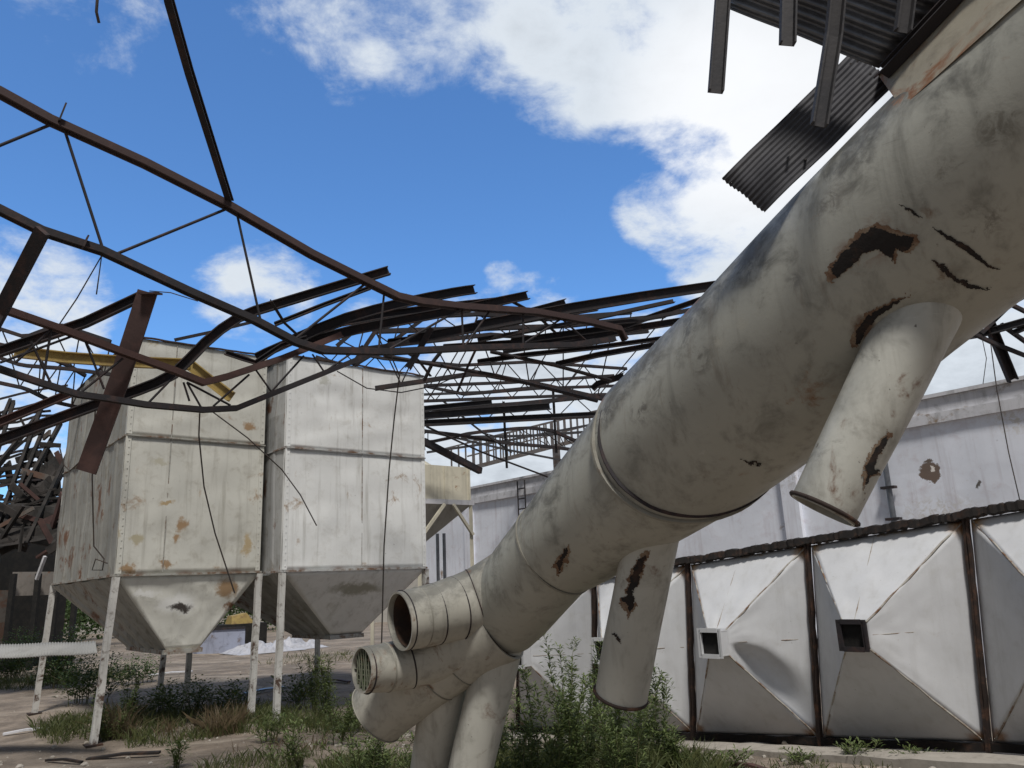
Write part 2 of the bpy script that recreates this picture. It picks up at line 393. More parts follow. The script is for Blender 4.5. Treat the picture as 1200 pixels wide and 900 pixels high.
for k, label, prot, (cu, cz) in HOPS:
    o0 = P1+U*(HP*k)-UP*(DROP*HP*k); h = thing('hopper', label, 'hopper', o0, 'white hoppers lying in a row')
    g = .035
    dr = -UP*(DROP*HP); shr = -U*.15
    A = o0+U*g+UP*.10; B = o0+U*(HP-g)+UP*.10+dr; C = B+UP*(HH-.13)+shr; D = A+UP*(HH-.13)+shr
    ap = dr*cu+shr*cz+o0+U*(HP*cu)+UP*(.10+(HH-.13)*cz)-VV*prot
    s = .108 if k <= 0 else .118
    a, b_, c_, d_ = ap-U*s-UP*s, ap+U*s-UP*s, ap+U*s+UP*s, ap-U*s+UP*s
    for i, (q, nm) in enumerate((((A, B, b_, a), 'lower_face'), ((B, C, c_, b_), 'left_face'), ((C, D, d_, c_), 'upper_face'), ((D, A, a, d_), 'right_face'))):
        mb = MB(); amp = .011
        off = dents(k*7+i*3.1+2, amp)
        if k == 1 and nm == 'right_face':
            base = off
            def off(u, v, n, base=base):
                k_ = max(0, min(1, (u-.56-.10*math.cos(v*3))/.30)); k_ = k_*k_*(3-2*k_)
                return base(u, v, n)+n*.20*k_*math.sin(math.pi*min(1, v*1.05))**.8
        if k == 1 and nm == 'lower_face':
            base2 = off
            def off(u, v, n, base=base2):
                return base(u, v, n)
        mb.grid(*q, 26, 26, off, .006, True); mb.build(nm, m_hop, h)
    # welded seams along the ridges
    mb = MB()
    for p, q in ((A, a), (B, b_), (C, c_), (D, d_)):
        n = 9; pts = [p.lerp(q, i/n)+V((random.uniform(-1, 1), random.uniform(-1, 1), random.uniform(-1, 1)))*.006 for i in range(n+1)]
        mb.tube(pts, .010, 5)
    mb.tube([(A+D)/2*.92+(a+d_)/2*.08, (A+D)/2*.05+(a+d_)/2*.95], .007, 5)
    mb.tube([(C*.55+D*.45), (c_*.5+d_*.5)], .007, 5)
    mb.build('weld_seam', rusty('weld seam', (.40, .38, .34), (.16, .08, .04), .52) if k == -1 else bpy.data.materials['weld seam'], h)
    # outlet frame (open square duct)
    mb = MB(); dep = .17 if k > 0 else .10
    for ax, sg in ((U, 1), (U, -1), (UP, 1), (UP, -1)):
        ot = UP if ax is U else U
        mb.box(ap+ax*sg*(s+.004)-VV*(dep/2-.03), ax*.006, ot*(s+.012), VV*dep/2)
    for sg in (1, -1):
        mb.box(ap+U*sg*(s+.012)-VV*(dep-.035), U*.022, UP*(s+.03), VV*.005)
        mb.box(ap+UP*sg*(s+.012)-VV*(dep-.030), U*(s-.012), UP*.022, VV*.005)
    of = mb.build('outlet', STEEL if k <= 0 else m_hop, h)
    mb = MB(); mb.box(ap-VV*(dep-.075), U*(s-.003), UP*(s-.003), VV*.004); mb.build('outlet_shade_plate', BLACK, of)  # black plate stands in for the shade inside the outlet
# burnt steel frame that holds them
o0 = P1-U*2.2; fr = thing('support_rack', 'burnt rusty rack of posts and a charred top rail around the white hoppers', 'rack', o0)
for k in range(-1, 5):
    p = P1+U*(HP*k)-VV*.03-UP*(DROP*HP*k); mb = MB()
    lean = -U*.15
    n = 14
    for side in (-1, 1):
        mb.sweep([(-.010, -.03), (.010, -.03), (.010, .03), (-.010, .03)], [p+U*side*.0125+lean*i/n+UP*(.02+(HH-.02)*i/n)+V((random.uniform(-1, 1), random.uniform(-1, 1), 0))*.005 for i in range(n+1)], VV)
    mb.build('post', RUST_EDGE, fr)
mb = MB(); n = 330; st_, en_ = P1-U*2.6+UP*DROP*2.6, P1+U*(HP*4+.4)-UP*DROP*(HP*4+.4)
pts = [st_.lerp(en_, i/n)-VV*.03-U*.15+UP*(HH+.02)+V((0, 0, random.uniform(-.008, .010)+.02*mn.noise(V((i*.11, 3, 0))))) for i in range(n+1)]
mb.sweep([(-.07, -.035), (.08, -.045), (.085, .025), (.02, .045), (-.06, .035)], pts, UP, [random.uniform(.82, 1.08)+.2*mn.noise(V((i*.23, 0, 8))) for i in range(len(pts))])
mb.build('top_rail', CHAR, fr)
mb = MB(); mb.sweep([(-.05, -.035), (.05, -.035), (.05, .035), (-.05, .035)], [st_.lerp(en_, i/40)+UP*(.06+random.uniform(-.01, .01)) for i in range(41)])
mb.build('bottom_rail', CHAR, fr)

# ================================================================== standing hopper silos
def silo(name, label, N, wv, lu, zb, zs, zt, base, spots, ribs, out, outz, seams_v, leans, dirt=.55, rim=True):
    t_ = thing(name, label, 'silo', N, 'square hopper silos on legs')
    n, r_, l_, f_ = N, N+VV*wv, N+U*lu, N+VV*wv+U*lu
    lo = lambda p: tuple(p-N)
    sp = [(lo(on_plane(x, y, N, U)), rad, col, .6) for x, y, rad, col in spots]
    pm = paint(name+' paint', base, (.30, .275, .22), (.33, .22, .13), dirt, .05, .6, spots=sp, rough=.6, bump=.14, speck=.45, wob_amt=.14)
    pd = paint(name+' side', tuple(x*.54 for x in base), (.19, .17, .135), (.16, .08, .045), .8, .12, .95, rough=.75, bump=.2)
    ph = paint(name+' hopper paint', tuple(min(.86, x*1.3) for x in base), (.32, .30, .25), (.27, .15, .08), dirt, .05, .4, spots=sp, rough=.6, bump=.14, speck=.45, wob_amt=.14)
    zs_ = [zb, zs, zt]
    for i in range(2):
        z0, z1 = zs_[i]+.012, zs_[i+1]-.012
        mb = MB(); mb.grid(n+UP*z0, r_+UP*z0, r_+UP*z1, n+UP*z1, 26, 26, dents(i*5+lu, .022), .006, True); mb.build('front_panel', pm, t_)
        mb = MB(); mb.grid(r_+UP*z0, f_+UP*z0, f_+UP*z1, r_+UP*z1, 20, 14, dents(i*5+1+lu, .02), .006, True); mb.build('right_panel', pm, t_)
        # left side: folded sheet with vertical ribs
        def rib(u, v, nn, i=i): 
            q = (u*ribs) % 1; rd = .010+.012*abs(mn.noise(V((math.floor(u*ribs)*1.7, i, 3)))); return nn*rd*(1 if q < .3 else (1-(q-.3)/.08) if q < .38 else 0 if q < .92 else (q-.92)/.08)+nn*.025*mn.noise(V((u*5, v*3, i*3)))
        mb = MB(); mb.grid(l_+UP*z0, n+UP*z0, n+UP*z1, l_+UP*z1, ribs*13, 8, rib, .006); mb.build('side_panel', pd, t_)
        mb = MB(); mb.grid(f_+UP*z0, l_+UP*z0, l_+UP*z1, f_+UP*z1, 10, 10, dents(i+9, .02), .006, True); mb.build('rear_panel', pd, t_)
    # seam flanges, bottom ring and rim
    fm = rusty(name+' flange', tuple(x*.55 for x in base), (.15, .08, .045), .52, .8)
    for z, hgt, wd in ((zb, .028, .045), (zs, .018, .035), (zt, .020, .030)):
        mb = MB()
        for p, q, nr in ((n, r_, -U), (r_, f_, VV), (f_, l_, U), (l_, n, -VV)):
            dd = (q-p).normalized(); L_ = (q-p).length
            mm = 24; mb.sweep([(-wd/2, -hgt/2), (wd/2, -hgt/2), (wd/2, hgt/2), (-wd/2, hgt/2)],
                 [p+dd*(L_*i/mm)+nr*wd*.35+UP*(z+(.012 if z == zt else .004)*mn.noise(V((i*.4, z, L_)))) for i in range(mm+1)])
        mb.build('flange', fm if z != zt else RUST_EDGE, t_)
    # corner angles with bolt heads
    for p, d1, d2 in ((n, VV, U), (r_, -VV, U), (l_, VV, -U)):
        mb = MB()
        for i in range(2):
            z0, z1 = zs_[i]+.02, zs_[i+1]-.02
            out1, out2 = -d2*.007, -d1*.007
            mb.box(p+d1*.025+out1+UP*(z0+z1)/2, d1*.03, d2*.003, UP*(z1-z0)/2)
            mb.box(p+d2*.025+out2+UP*(z0+z1)/2, d2*.03, d1*.003, UP*(z1-z0)/2)
            k = int((z1-z0)/.09)
            for j in range(k):
                z = z0+.045+j*.09
                mb.box(p+d1*.028+out1*1.6+UP*z, d1*.008, d2*.004, UP*.008)
        mb.build('corner_angle', pm, t_)
    for fv in seams_v:
        mb = MB(); mb.box(n+VV*wv*fv-U*.006+UP*(zb+zt)/2, VV*.006, U*.004, UP*((zt-zb)/2-.03)); mb.build('vertical_seam', fm, t_)
    # hopper bottom
    a0, a1, b0, b1 = out
    q = [N+VV*a0+U*b0+UP*outz, N+VV*a1+U*b0+UP*outz, N+VV*a1+U*b1+UP*outz, N+VV*a0+U*b1+UP*outz]
    top = [p+UP*(zb-.02) for p in (n, r_, f_, l_)]
    hop = MB().build('hopper_bottom', fm, t_)
    for i, nm in enumerate(('hopper_front', 'hopper_right', 'hopper_rear', 'hopper_side')):
        j = (i+1) % 4; mb = MB()
        if i == 3:
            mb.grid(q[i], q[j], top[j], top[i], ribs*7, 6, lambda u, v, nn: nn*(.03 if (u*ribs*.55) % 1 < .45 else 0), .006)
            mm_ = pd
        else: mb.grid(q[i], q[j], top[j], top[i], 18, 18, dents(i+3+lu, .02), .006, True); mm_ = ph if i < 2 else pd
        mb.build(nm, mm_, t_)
    bpy.data.objects.remove(hop)
    mb = MB(); cq = (q[0]+q[2])/2
    mb.box(cq-UP*.03, VV*((a1-a0)/2+.03), U*((b1-b0)/2+.03), UP*.028); mb.build('outlet_collar', fm, t_)
    # legs
    lm = bpy.data.materials.get('leg paint') or paint('leg paint', (.62, .61, .58), (.22, .20, .17), (.09, .055, .04), .9, .17, .6, scale=2.5, speck=1)
    for p, (ex, ey), zt_ in ((n, leans[0], zb), (r_, leans[1], zb), (l_, leans[2], zb), (f_, leans[3], zb)):
        mb = MB(); foot = V((p.x+ex, p.y+ey, -.05)); k = 8
        pts = [foot.lerp(p+UP*(zt_-.02), i/k)+V((random.uniform(-1, 1), random.uniform(-1, 1), 0))*.004 for i in range(k+1)]
        mb.channel(pts, .068, .078, .005, VV); lg = mb.build('leg', lm, t_)
        mb = MB(); mb.box(foot+UP*(.05+gz(foot.x, foot.y)+.004), VV*.09, U*.09, UP*.012); mb.build('base_plate', RUST_EDGE, lg)
    return t_
N1 = on_z(120, 872)
RU, RU2, WHT = (.33, .22, .125), (.22, .12, .065), (.82, .82, .79)
silo('silo', 'cream square silo streaked with rust, left one with the mottled hopper front', N1, 1.80, 3.8, 1.91, 3.66, 4.98,
     (.63, .625, .57), [(213, 615, (.10, .1, .13), RU), (207, 630, (.06, .1, .07), RU), (152, 667, (.17, .1, .09), RU), (195, 661, (.22, .1, .07), RU), (293, 500, (.13, .1, .08), RU), (290, 640, (.09, .1, .2), (.42, .33, .2)),
     (160, 632, (.2, .1, .08), (.42, .38, .27)), (195, 590, (.13, .1, .05), (.40, .30, .17)), (188, 540, (.4, .1, .05), (.44, .42, .34)), (265, 690, (.14, .9, .18), RU), (270, 712, (.10, .9, .09), RU2),
     (205, 708, (.27, .9, .17), WHT), (208, 712, (.13, .9, .08), (.06, .05, .045)), (168, 695, (.18, .9, .05), WHT), (180, 395, (.1, .1, .16), (.33, .26, .15)), (135, 610, (.05, .1, .4), (.42, .36, .24))],
     7, (.70, 1.12, .19, 1.9), .98, [.30], [(-.08, -.06), (-.04, 0), (-.10, 0), (-.1, 0)])
N2 = on_z(326, 848)
silo('silo', 'pale grey-white square silo with cleaner panels, right of the rusty cream silo', N2, 2.28, 3.6, 1.90, 3.58, 4.92,
     (.82, .83, .82), [(380, 445, (.3, .1, .1), (.55, .55, .5)), (420, 690, (.5, .9, .12), (.36, .35, .30))], 7, (1.1, 1.6, .75, 2.0), .985, [.52],
     [(-.03, 0), (0, 0), (0, 0), (0, 0)], .30)

# ================================================================== elevated tank far behind
TK = at(500, 690, 15.0); TK = V((TK.x, TK.y, 0)); tz0, tz1 = 3.30, 3.98
tk = thing('elevated_tank', 'small cream tank with a conical roof on white struts behind the pale silo', 'tank', TK)
pmt = paint('tank paint', (.66, .62, .50), (.30, .27, .2), (.3, .16, .07), .4, .05, .5)
tw = 1.25; td = 1.8; c0 = TK-VV*.15
mb = MB(); mb.box(c0+VV*tw/2+U*td/2+UP*(tz0+tz1)/2, VV*tw/2, U*td/2, UP*(tz1-tz0)/2); mb.build('tank_body', pmt, tk)
mb = MB()
for fv in (0.02, .5, .98): mb.box(c0+VV*tw*fv-U*.012+UP*(tz0+tz1)/2, VV*.02, U*.012, UP*(tz1-tz0)/2-UP*.01)
mb.build('panel_rib', pmt, tk)
mb = MB(); cc = c0+VV*tw*.42+U*td/2
ring = [cc+VV*math.cos(i*math.pi/8)*.5+U*math.sin(i*math.pi/8)*.5+UP*(tz1+.01) for i in range(16)]
ring2 = [cc+VV*math.cos(i*math.pi/8)*.12+U*math.sin(i*math.pi/8)*.12+UP*(tz1+.26) for i in range(16)]
mb.add(ring+ring2, [(i, (i+1) % 16, 16+(i+1) % 16, 16+i) for i in range(16)]+[tuple(range(16, 32))]); rcone = mb.build('roof_cone', pmt, tk)
mb = MB(); mb.tube([cc+UP*(tz1+.25), cc+UP*(tz1+.55)], .09, 10); mb.tube([cc+UP*(tz1+.45), cc+UP*(tz1+.58), cc+UP*(tz1+.70)], [.2, .19, .05], 10)
mb.tube([cc+UP*(tz1+.45), cc-VV*.2+UP*(tz1+.53), cc-VV*.42+UP*(tz1+.50)], .07, 8); mb.build('roof_vent', STEEL, rcone)
mb = MB(); mb.box(c0+VV*tw/2+U*td/2+UP*(tz0-.05), VV*(tw/2+.06), U*(td/2+.05), UP*.048); mb.build('platform_beam', m_cap, tk)
qz = 2.45
q = [c0+VV*.05+U*.5+UP*qz, c0+VV*.40+U*.5+UP*qz, c0+VV*.40+U*1.2+UP*qz, c0+VV*.05+U*1.2+UP*qz]
tp = [c0+UP*(tz0-.1), c0+VV*tw+UP*(tz0-.1), c0+VV*tw+U*td+UP*(tz0-.1), c0+U*td+UP*(tz0-.1)]
mb = MB()
for i in range(4): mb.add([tp[i], tp[(i+1) % 4], q[(i+1) % 4], q[i]], [(0, 1, 2, 3)])
mb.build('tank_hopper', paint('tank hopper', (.36, .35, .32), rust_amt=.05), tk)
for p, z1_ in ((c0+VV*tw, 3.3), (c0, 3.3), (c0+VV*tw+U*td, 3.3), (c0+U*td, 3.3)):
    mb = MB(); mb.bar(V((p.x, p.y, -.05)), p+UP*(z1_-.1), .07); mb.build('leg', pmt, tk)
mb = MB(); mb.bar(c0+VV*tw*.62-U*.06+UP*3.2, c0+VV*tw-U*.06+UP*2.6, .055); mb.bar(c0+VV*tw*.45-U*.06+UP*3.2, c0-U*.06+UP*2.55, .055); mb.build('brace', pmt, tk)
vp = at(513, 650, 14.2); mb = MB()
vt = thing('vertical_pipes', 'pair of thin upright grey pipes beside the pale silo corner', 'pipes', (vp.x, vp.y, 0))
for dx in (0, .12): 
    mb = MB(); mb.tube([V((vp.x+dx, vp.y, 0)), V((vp.x+dx, vp.y, 1.5)), V((vp.x+dx, vp.y, 2.55))], .03, 8); mb.build('pipe', GALV, vt)
# wall ladder
lp = on_plane(612, 600, P1+VV*4.85, VV); ld = thing('wall_ladder', 'short dark rung ladder fixed high on the whitewashed wall', 'ladder', (lp.x, lp.y, 2.4))
for s_ in (-.14, .14):
    mb = MB(); mb.bar(V((lp.x, lp.y, 2.5))+U*s_, V((lp.x, lp.y, 4.1))+U*s_, .035); mb.build('rail', STEEL, ld)
for i in range(6):
    mb = MB(); mb.bar(V((lp.x, lp.y, 2.65+i*.25))-U*.12, V((lp.x, lp.y, 2.65+i*.25))+U*.12, .03); mb.build('rung', STEEL, ld)

# ================================================================== the fallen duct
pa, pb = at(763, 550, 4.85), at(1140, 216, 3.42)
ax = (pb-pa).normalized(); RAD = .515
pend = pb+ax*1.5
s1 = at(652, 643, 5.35); s0 = at(600, 705, 5.75)
LD = V((s0.x, s0.y, 0))
DU = thing('fallen_duct', 'huge cream dust-extraction duct with branch pipes, tilted down from top right', 'duct', LD)
def ld_(p): return tuple(p-LD)
def cyl_hit(x, y, c=None, a=None, r=None):
    c = pa if c is None else c; a = ax if a is None else a; r = RAD if r is None else r
    d = ray(x, y); o = CAMP-c
    dp_ = d-a*d.dot(a); op = o-a*o.dot(a)
    A_, B_, C_ = dp_.dot(dp_), 2*dp_.dot(op), op.dot(op)-r*r
    disc = B_*B_-4*A_*C_
    tt = (-B_-math.sqrt(max(0, disc)))/(2*A_)
    return CAMP+d*tt
DK, RB = (.030, .020, .016), (.17, .075, .035)
spots = []
for x, y, rx, col, *so_ in [(1030, 278, .13, RB, .9), (1000, 300, .10, RB, .9), (1010, 385, .07, (.12, .07, .045), .8), (1085, 255, .05, (.16, .10, .06), .9), (1115, 322, .05, (.15, .10, .06), .9),
        (1170, 150, .12, (.17, .16, .13), .95), (1110, 200, .10, (.19, .18, .15), .95), (930, 330, .08, (.17, .165, .15), .95), (975, 235, .12, (.15, .14, .12), .95), (895, 290, .12, (.18, .17, .15), .95),
        (1052, 118, .06, (.30, .14, .06), .9), (1075, 95, .05, (.26, .13, .06), .9), (805, 366, .05, RB, .8), (818, 352, .04, RB, .8), (745, 426, .05, RB, .8), (725, 446, .05, RB, .7), (705, 472, .05, RB, .8),
        (712, 480, .16, (.085, .08, .068), .95), (760, 425, .18, (.085, .08, .068), .95), (815, 372, .18, (.09, .085, .07), .95), (880, 310, .16, (.10, .095, .08), .95), (750, 480, .12, (.12, .11, .095), .95), (820, 420, .12, (.13, .12, .10), .95), (1000, 190, .16, (.11, .105, .09), .95), (1150, 260, .14, (.13, .12, .10), .95),
        (690, 500, .04, (.20, .10, .05), .8), (870, 380, .05, (.36, .35, .30), .8), (845, 400, .04, (.36, .35, .30), .8)]:
    spots.append((ld_(cyl_hit(x, y)), rx, col, so_[0] if so_ else .35))
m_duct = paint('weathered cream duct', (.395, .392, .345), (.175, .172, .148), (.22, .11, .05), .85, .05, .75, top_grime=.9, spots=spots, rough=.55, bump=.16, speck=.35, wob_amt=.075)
m_br = paint('cream branch pipe', (.50, .495, .445), (.235, .22, .185), (.13, .06, .03), .65, .11, .75, top_grime=.5, rough=.5, speck=.8)
m_in = rusty('rust and shade interior', (.045, .030, .024), (.09, .05, .03), .5)  # rust colour darkened to carry the shade inside the inlets
def spline(p, n=10):
    out = []
    P = [p[0]*2-p[1]]+list(p)+[p[-1]*2-p[-2]]
    for i in range(1, len(P)-2):
        for k in range(n):
            t = k/n; a, b, c, d = P[i-1:i+3]
            out.append(.5*((b*2)+(c-a)*t+(a*2-b*5+c*4-d)*t*t+(b*3-a-c*3+d)*t**3))
    return out+[P[-2]]
def hollow(mb, pts, rs, n=48, t=.012):
    """open tube: outer skin, inner skin and the rims between"""
    o = MB(); o.tube(pts, rs, n, True, False); i = MB(); i.tube(pts, [r-t for r in rs], n, True, False)
    k = len(pts); mb.add(o.v, o.f, True); mb.add(i.v, [f[::-1] for f in i.f], True)
    for e in (0, (k-1)*n):
        vs = o.v[e:e+n]+i.v[e:e+n]; mb.add(vs, [(j, (j+1) % n, n+(j+1) % n, n+j) for j in range(n)])
PM = [cyl_hit(695, 505), cyl_hit(735, 590), cyl_hit(822, 611)]
NMIT = (PM[1]-PM[0]).cross(PM[2]-PM[0]).normalized(); CMIT = PM[0]
def mitre(mb, length, sgn=1):
    for i, p in enumerate(mb.v):
        s_ = (p-pa).dot(ax); p0 = p-ax*s_; k = max(0, min(1, 1-sgn*s_/length))
        mb.v[i] = p+ax*((CMIT-p0).dot(NMIT)/ax.dot(NMIT))*k
from mathutils.bvhtree import BVHTree
def bvh(mb): return BVHTree.FromPolygons(mb.v, mb.f)
def inside(x, y, P):
    c = False; j = len(P)-1
    for i in range(len(P)):
        if (P[i][1] > y) != (P[j][1] > y) and x < (P[j][0]-P[i][0])*(y-P[i][1])/(P[j][1]-P[i][1])+P[i][0]: c = not c
        j = i
    return c
def patch(tree, poly, name, mat, step=.8, jag=3.0, par=None):
    """irregular torn patch that follows the metal, a few mm proud of it"""
    x0, x1 = min(p[0] for p in poly)-2, max(p[0] for p in poly)+2; y0, y1 = min(p[1] for p in poly)-2, max(p[1] for p in poly)+2
    if name == 'torn_gash':
        cx, cy = sum(p[0] for p in poly)/len(poly), sum(p[1] for p in poly)/len(poly)
        patch(tree, [(cx+(x-cx)*1.10+(2.2 if x > cx else -2.2), cy+(y-cy)*1.12+(2.6 if y > cy else -1.6)) for x, y in poly], 'rust_rim', HALO, 1.0, 4.5, par)
    mb = MB(); idx = {}; lift = .0022 if name == 'rust_rim' else .004
    def vert(i, j):
        if (i, j) not in idx:
            x, y = x0+i*step, y0+j*step; r_ = tree.ray_cast(CAMP, ray(x, y).normalized())
            if r_[0] is None: return None
            idx[(i, j)] = len(mb.v); mb.v.append(r_[0]+r_[1]*(lift if r_[1].dot(ray(x, y)) < 0 else -lift))
        return idx[(i, j)]
    for j in range(int((y1-y0)/step)):
        for i in range(int((x1-x0)/step)):
            x, y = x0+(i+.5)*step, y0+(j+.5)*step
            if inside(x+jag*mn.noise(V((x*.16, y*.16, 1)))+jag*.5*mn.noise(V((x*.5, y*.5, 3))), y+jag*mn.noise(V((x*.16, y*.16, 7)))+jag*.5*mn.noise(V((x*.5, y*.5, 9))), poly):
                q = [vert(i, j), vert(i, j+1), vert(i+1, j+1), vert(i+1, j)]
                if None not in q: mb.f.append(tuple(q)); mb.sm.append(True)
    return mb.build(name, mat, par or DU)
HALO = rusty('rust halo', (.15, .085, .050), (.24, .18, .125), .50, .85, 0, 14)
def zp(pts, sc, ox, oy): return [(ox+x*sc, oy+y*sc) for x, y in pts]
def dentpipe(mb, amp, seed):
    for i, p in enumerate(mb.v): mb.v[i] = p+V((mn.noise(p*1.7+V((seed, 0, 0))), mn.noise(p*1.7+V((0, seed, 0))), mn.noise(p*1.7+V((0, 0, seed)))))*amp
mb = MB(); k = 30
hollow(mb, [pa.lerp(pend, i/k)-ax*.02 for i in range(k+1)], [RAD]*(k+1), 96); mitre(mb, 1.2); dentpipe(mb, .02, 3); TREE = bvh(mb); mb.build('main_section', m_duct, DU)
# reducer below it, then the neck
mb = MB(); cs = pa-ax*.06; cp = [cs+ax*.10, cs]+[cs.lerp(s1, i/8) for i in range(1, 9)]
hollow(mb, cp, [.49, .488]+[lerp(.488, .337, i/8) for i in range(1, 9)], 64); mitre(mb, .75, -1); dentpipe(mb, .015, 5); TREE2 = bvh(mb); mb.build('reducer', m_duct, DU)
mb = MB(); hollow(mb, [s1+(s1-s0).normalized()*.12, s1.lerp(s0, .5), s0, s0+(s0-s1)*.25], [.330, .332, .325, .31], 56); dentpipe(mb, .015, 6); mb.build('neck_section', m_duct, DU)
# joint rings
def ring(c, a, r, th, name, mat, mit=False):
    mb = MB(); q = a.orthogonal().normalized(); b = a.cross(q); n = 64
    pr = [c+(q*math.cos(2*math.pi*i/n)+b*math.sin(2*math.pi*i/n))*(r+.004*mn.noise(V((i*.5, r, 2)))) for i in range(n)]
    vs = []
    for p in pr:
        o = (p-c).normalized(); vs += [p-a*th-o*.01, p-a*th+o*.006, p+a*th+o*.006, p+a*th-o*.01]
    fs = []
    for i in range(n):
        j = (i+1) % n
        for e in range(4): fs.append((i*4+e, i*4+(e+1) % 4, j*4+(e+1) % 4, j*4+e))
    mb.add(vs, fs)
    if mit: mitre(mb, 1.2)
    mb.build(name, mat, DU)
m_ring = paint('joint ring', (.27, .26, .22), (.16, .14, .11), (.14, .07, .035), .8, .08, .3, scale=2)
ring(pa+ax*.006, ax, RAD+.003, .009, 'joint_ring', m_ring, True); ring(s1, (pa-s1).normalized(), .338, .006, 'joint_ring', m_ring); ring(pa+ax*.07, ax, RAD-.001, .003, 'weld_bead', STEEL, True)
# two open inlets at the low end
def inlet(name, pts, rs, mat, ribs=()):
    mb = MB(); P = spline(pts, 8); Rs = []
    for i in range(len(P)):
        f = i/(len(P)-1)*(len(rs)-1); a = min(int(f), len(rs)-2); Rs.append(lerp(rs[a], rs[a+1], f-a))
    hollow(mb, P, Rs, 48); dentpipe(mb, .012, len(name)); o = mb.build(name, mat, DU)
    mb = MB(); mb.tube(P[1:], [r-.022 for r in Rs[1:]], 40, True, False); mb.tube([P[-3], P[-2]], [Rs[-3]-.03]*2, 40)
    dentpipe(mb, .012, len(name)); mb.build('shade_lining', m_in, o)  # added dark lining, its colour holds the shade of the open mouth
    return o, P, Rs
m_elb = paint('segmented elbow paint', (.44, .425, .37), (.19, .18, .155), (.14, .07, .035), .6, .10, .5, top_grime=.6, scale=1.6, speck=.7)
i1 = [at(467, 728, 5.42), at(515, 718, 5.60), at(565, 704, 5.75), at(630, 672, 5.65)]
o1, P, Rs = inlet('upper_inlet', i1, [.200, .212, .255, .30], m_elb)
def segs(P, Rs, idx, par):
    for k in idx:
        c, r = P[k], Rs[k]; a = (P[k+1]-P[max(k-1, 0)]).normalized(); mb = MB(); q = a.orthogonal().normalized(); b = a.cross(q); n = 40
        mb.tube([c+(q*math.cos(2*math.pi*i/n)+b*math.sin(2*math.pi*i/n))*(r-.001) for i in range(n+1)], .006, 5, True, False); mb.build('segment_seam', STEEL if k % 2 else m_ring, par)
segs(P, Rs, (1, 4, 7, 11, 15), o1)
i2 = [at(442, 836, 6.0), at(474, 806, 5.95), at(520, 770, 5.9), at(585, 728, 5.8)]
o2, P, Rs = inlet('lower_elbow', i2, [.245, .27, .29, .30], m_elb)
segs(P, Rs, (0, 14, 18), o2)
i3 = [at(424, 786, 5.45), at(462, 780, 5.60), at(505, 766, 5.72), at(560, 742, 5.8)]
o3, P3, Rs3 = inlet('lower_inlet', i3, [.155, .170, .205, .24], m_elb)
segs(P3, Rs3, (1, 6, 11), o3)
# leaf-choked wire mesh in the lower inlet
c, a = P3[0], (P3[1]-P3[0]).normalized(); q = UP.cross(a).normalized(); b = a.cross(q)
mb = MB(); rr = .140
for i in range(-4, 5):
    x = i*.035; hh = math.sqrt(max(0, rr*rr-x*x))
    mb.tube([c+a*.02+q*x+b*yy*hh+a*.006*random.uniform(-1, 1) for yy in (-1, -.4, .3, 1)], .006, 5); mb.tube([c+a*.03+b*x+q*yy*hh for yy in (-1, -.4, .3, 1)], .006, 5)
mb.build('wire_mesh', paint('mossy mesh', (.16, .17, .12), (.05, .06, .03), speck=1), o3)
mb = MB()
for i in range(420):
    an, r_ = random.uniform(0, 6.283), math.sqrt(random.random())*.135; p = c+a*(.03+random.random()*.03)+q*math.cos(an)*r_+b*math.sin(an)*r_
    d1 = V((random.uniform(-1, 1),)*1+(random.uniform(-1, 1), random.uniform(-1, 1))).normalized()*.02; d2 = d1.orthogonal().normalized()*.010
    mb.add([p-d1, p+d2, p+d1, p-d2], [(0, 1, 2, 3)])
mb.build('clogged_leaves', LEAF_DARK, o3)
# branch pipes
def branch(name, top, bot, r0, r1, lip=True, n=40):
    mb = MB(); k = 10; hollow(mb, [top.lerp(bot, i/k) for i in range(k+1)], [lerp(r0, r1, i/k) for i in range(k+1)], n)
    dentpipe(mb, .012, r0*30); tr = bvh(mb); o = mb.build(name, m_br, DU)
    if lip:
        d = (bot-top).normalized(); mb = MB(); q_ = d.orthogonal().normalized(); b_ = d.cross(q_)
        mb.tube([bot-d*.008+(q_*math.cos(2*math.pi*i/n)+b_*math.sin(2*math.pi*i/n))*(r1+.004) for i in range(n+1)], .010, 6, True, False); mb.build('pipe_lip', RUST_EDGE, o)
    return tr, o
h4 = TREE.ray_cast(CAMP, ray(1072, 372).normalized())[0]; d4 = (h4-CAMP).dot(_f)
h4 = TREE.ray_cast(CAMP, ray(1066, 392).normalized())[0]
T4, O4 = branch('branch_pipe', h4-(at(965, 598, d4+.02)-h4)*.16+ray(1066, 392)*.03, at(965, 598, d4+.02), .160, .140)
T3, O3 = branch('branch_pipe', at(768, 600, 4.78), at(727, 816, 4.90), .168, .162)
for bx, by, d in ((592, 735, 5.80), (524, 792, 5.95)):
    tp_ = at(bx, by, d); ft = on_z(*( (537, 952) if bx > 550 else (497, 940))); ft.z = -.06
    branch('support_pipe', tp_, ft, .162 if bx > 550 else .172, .165, False)
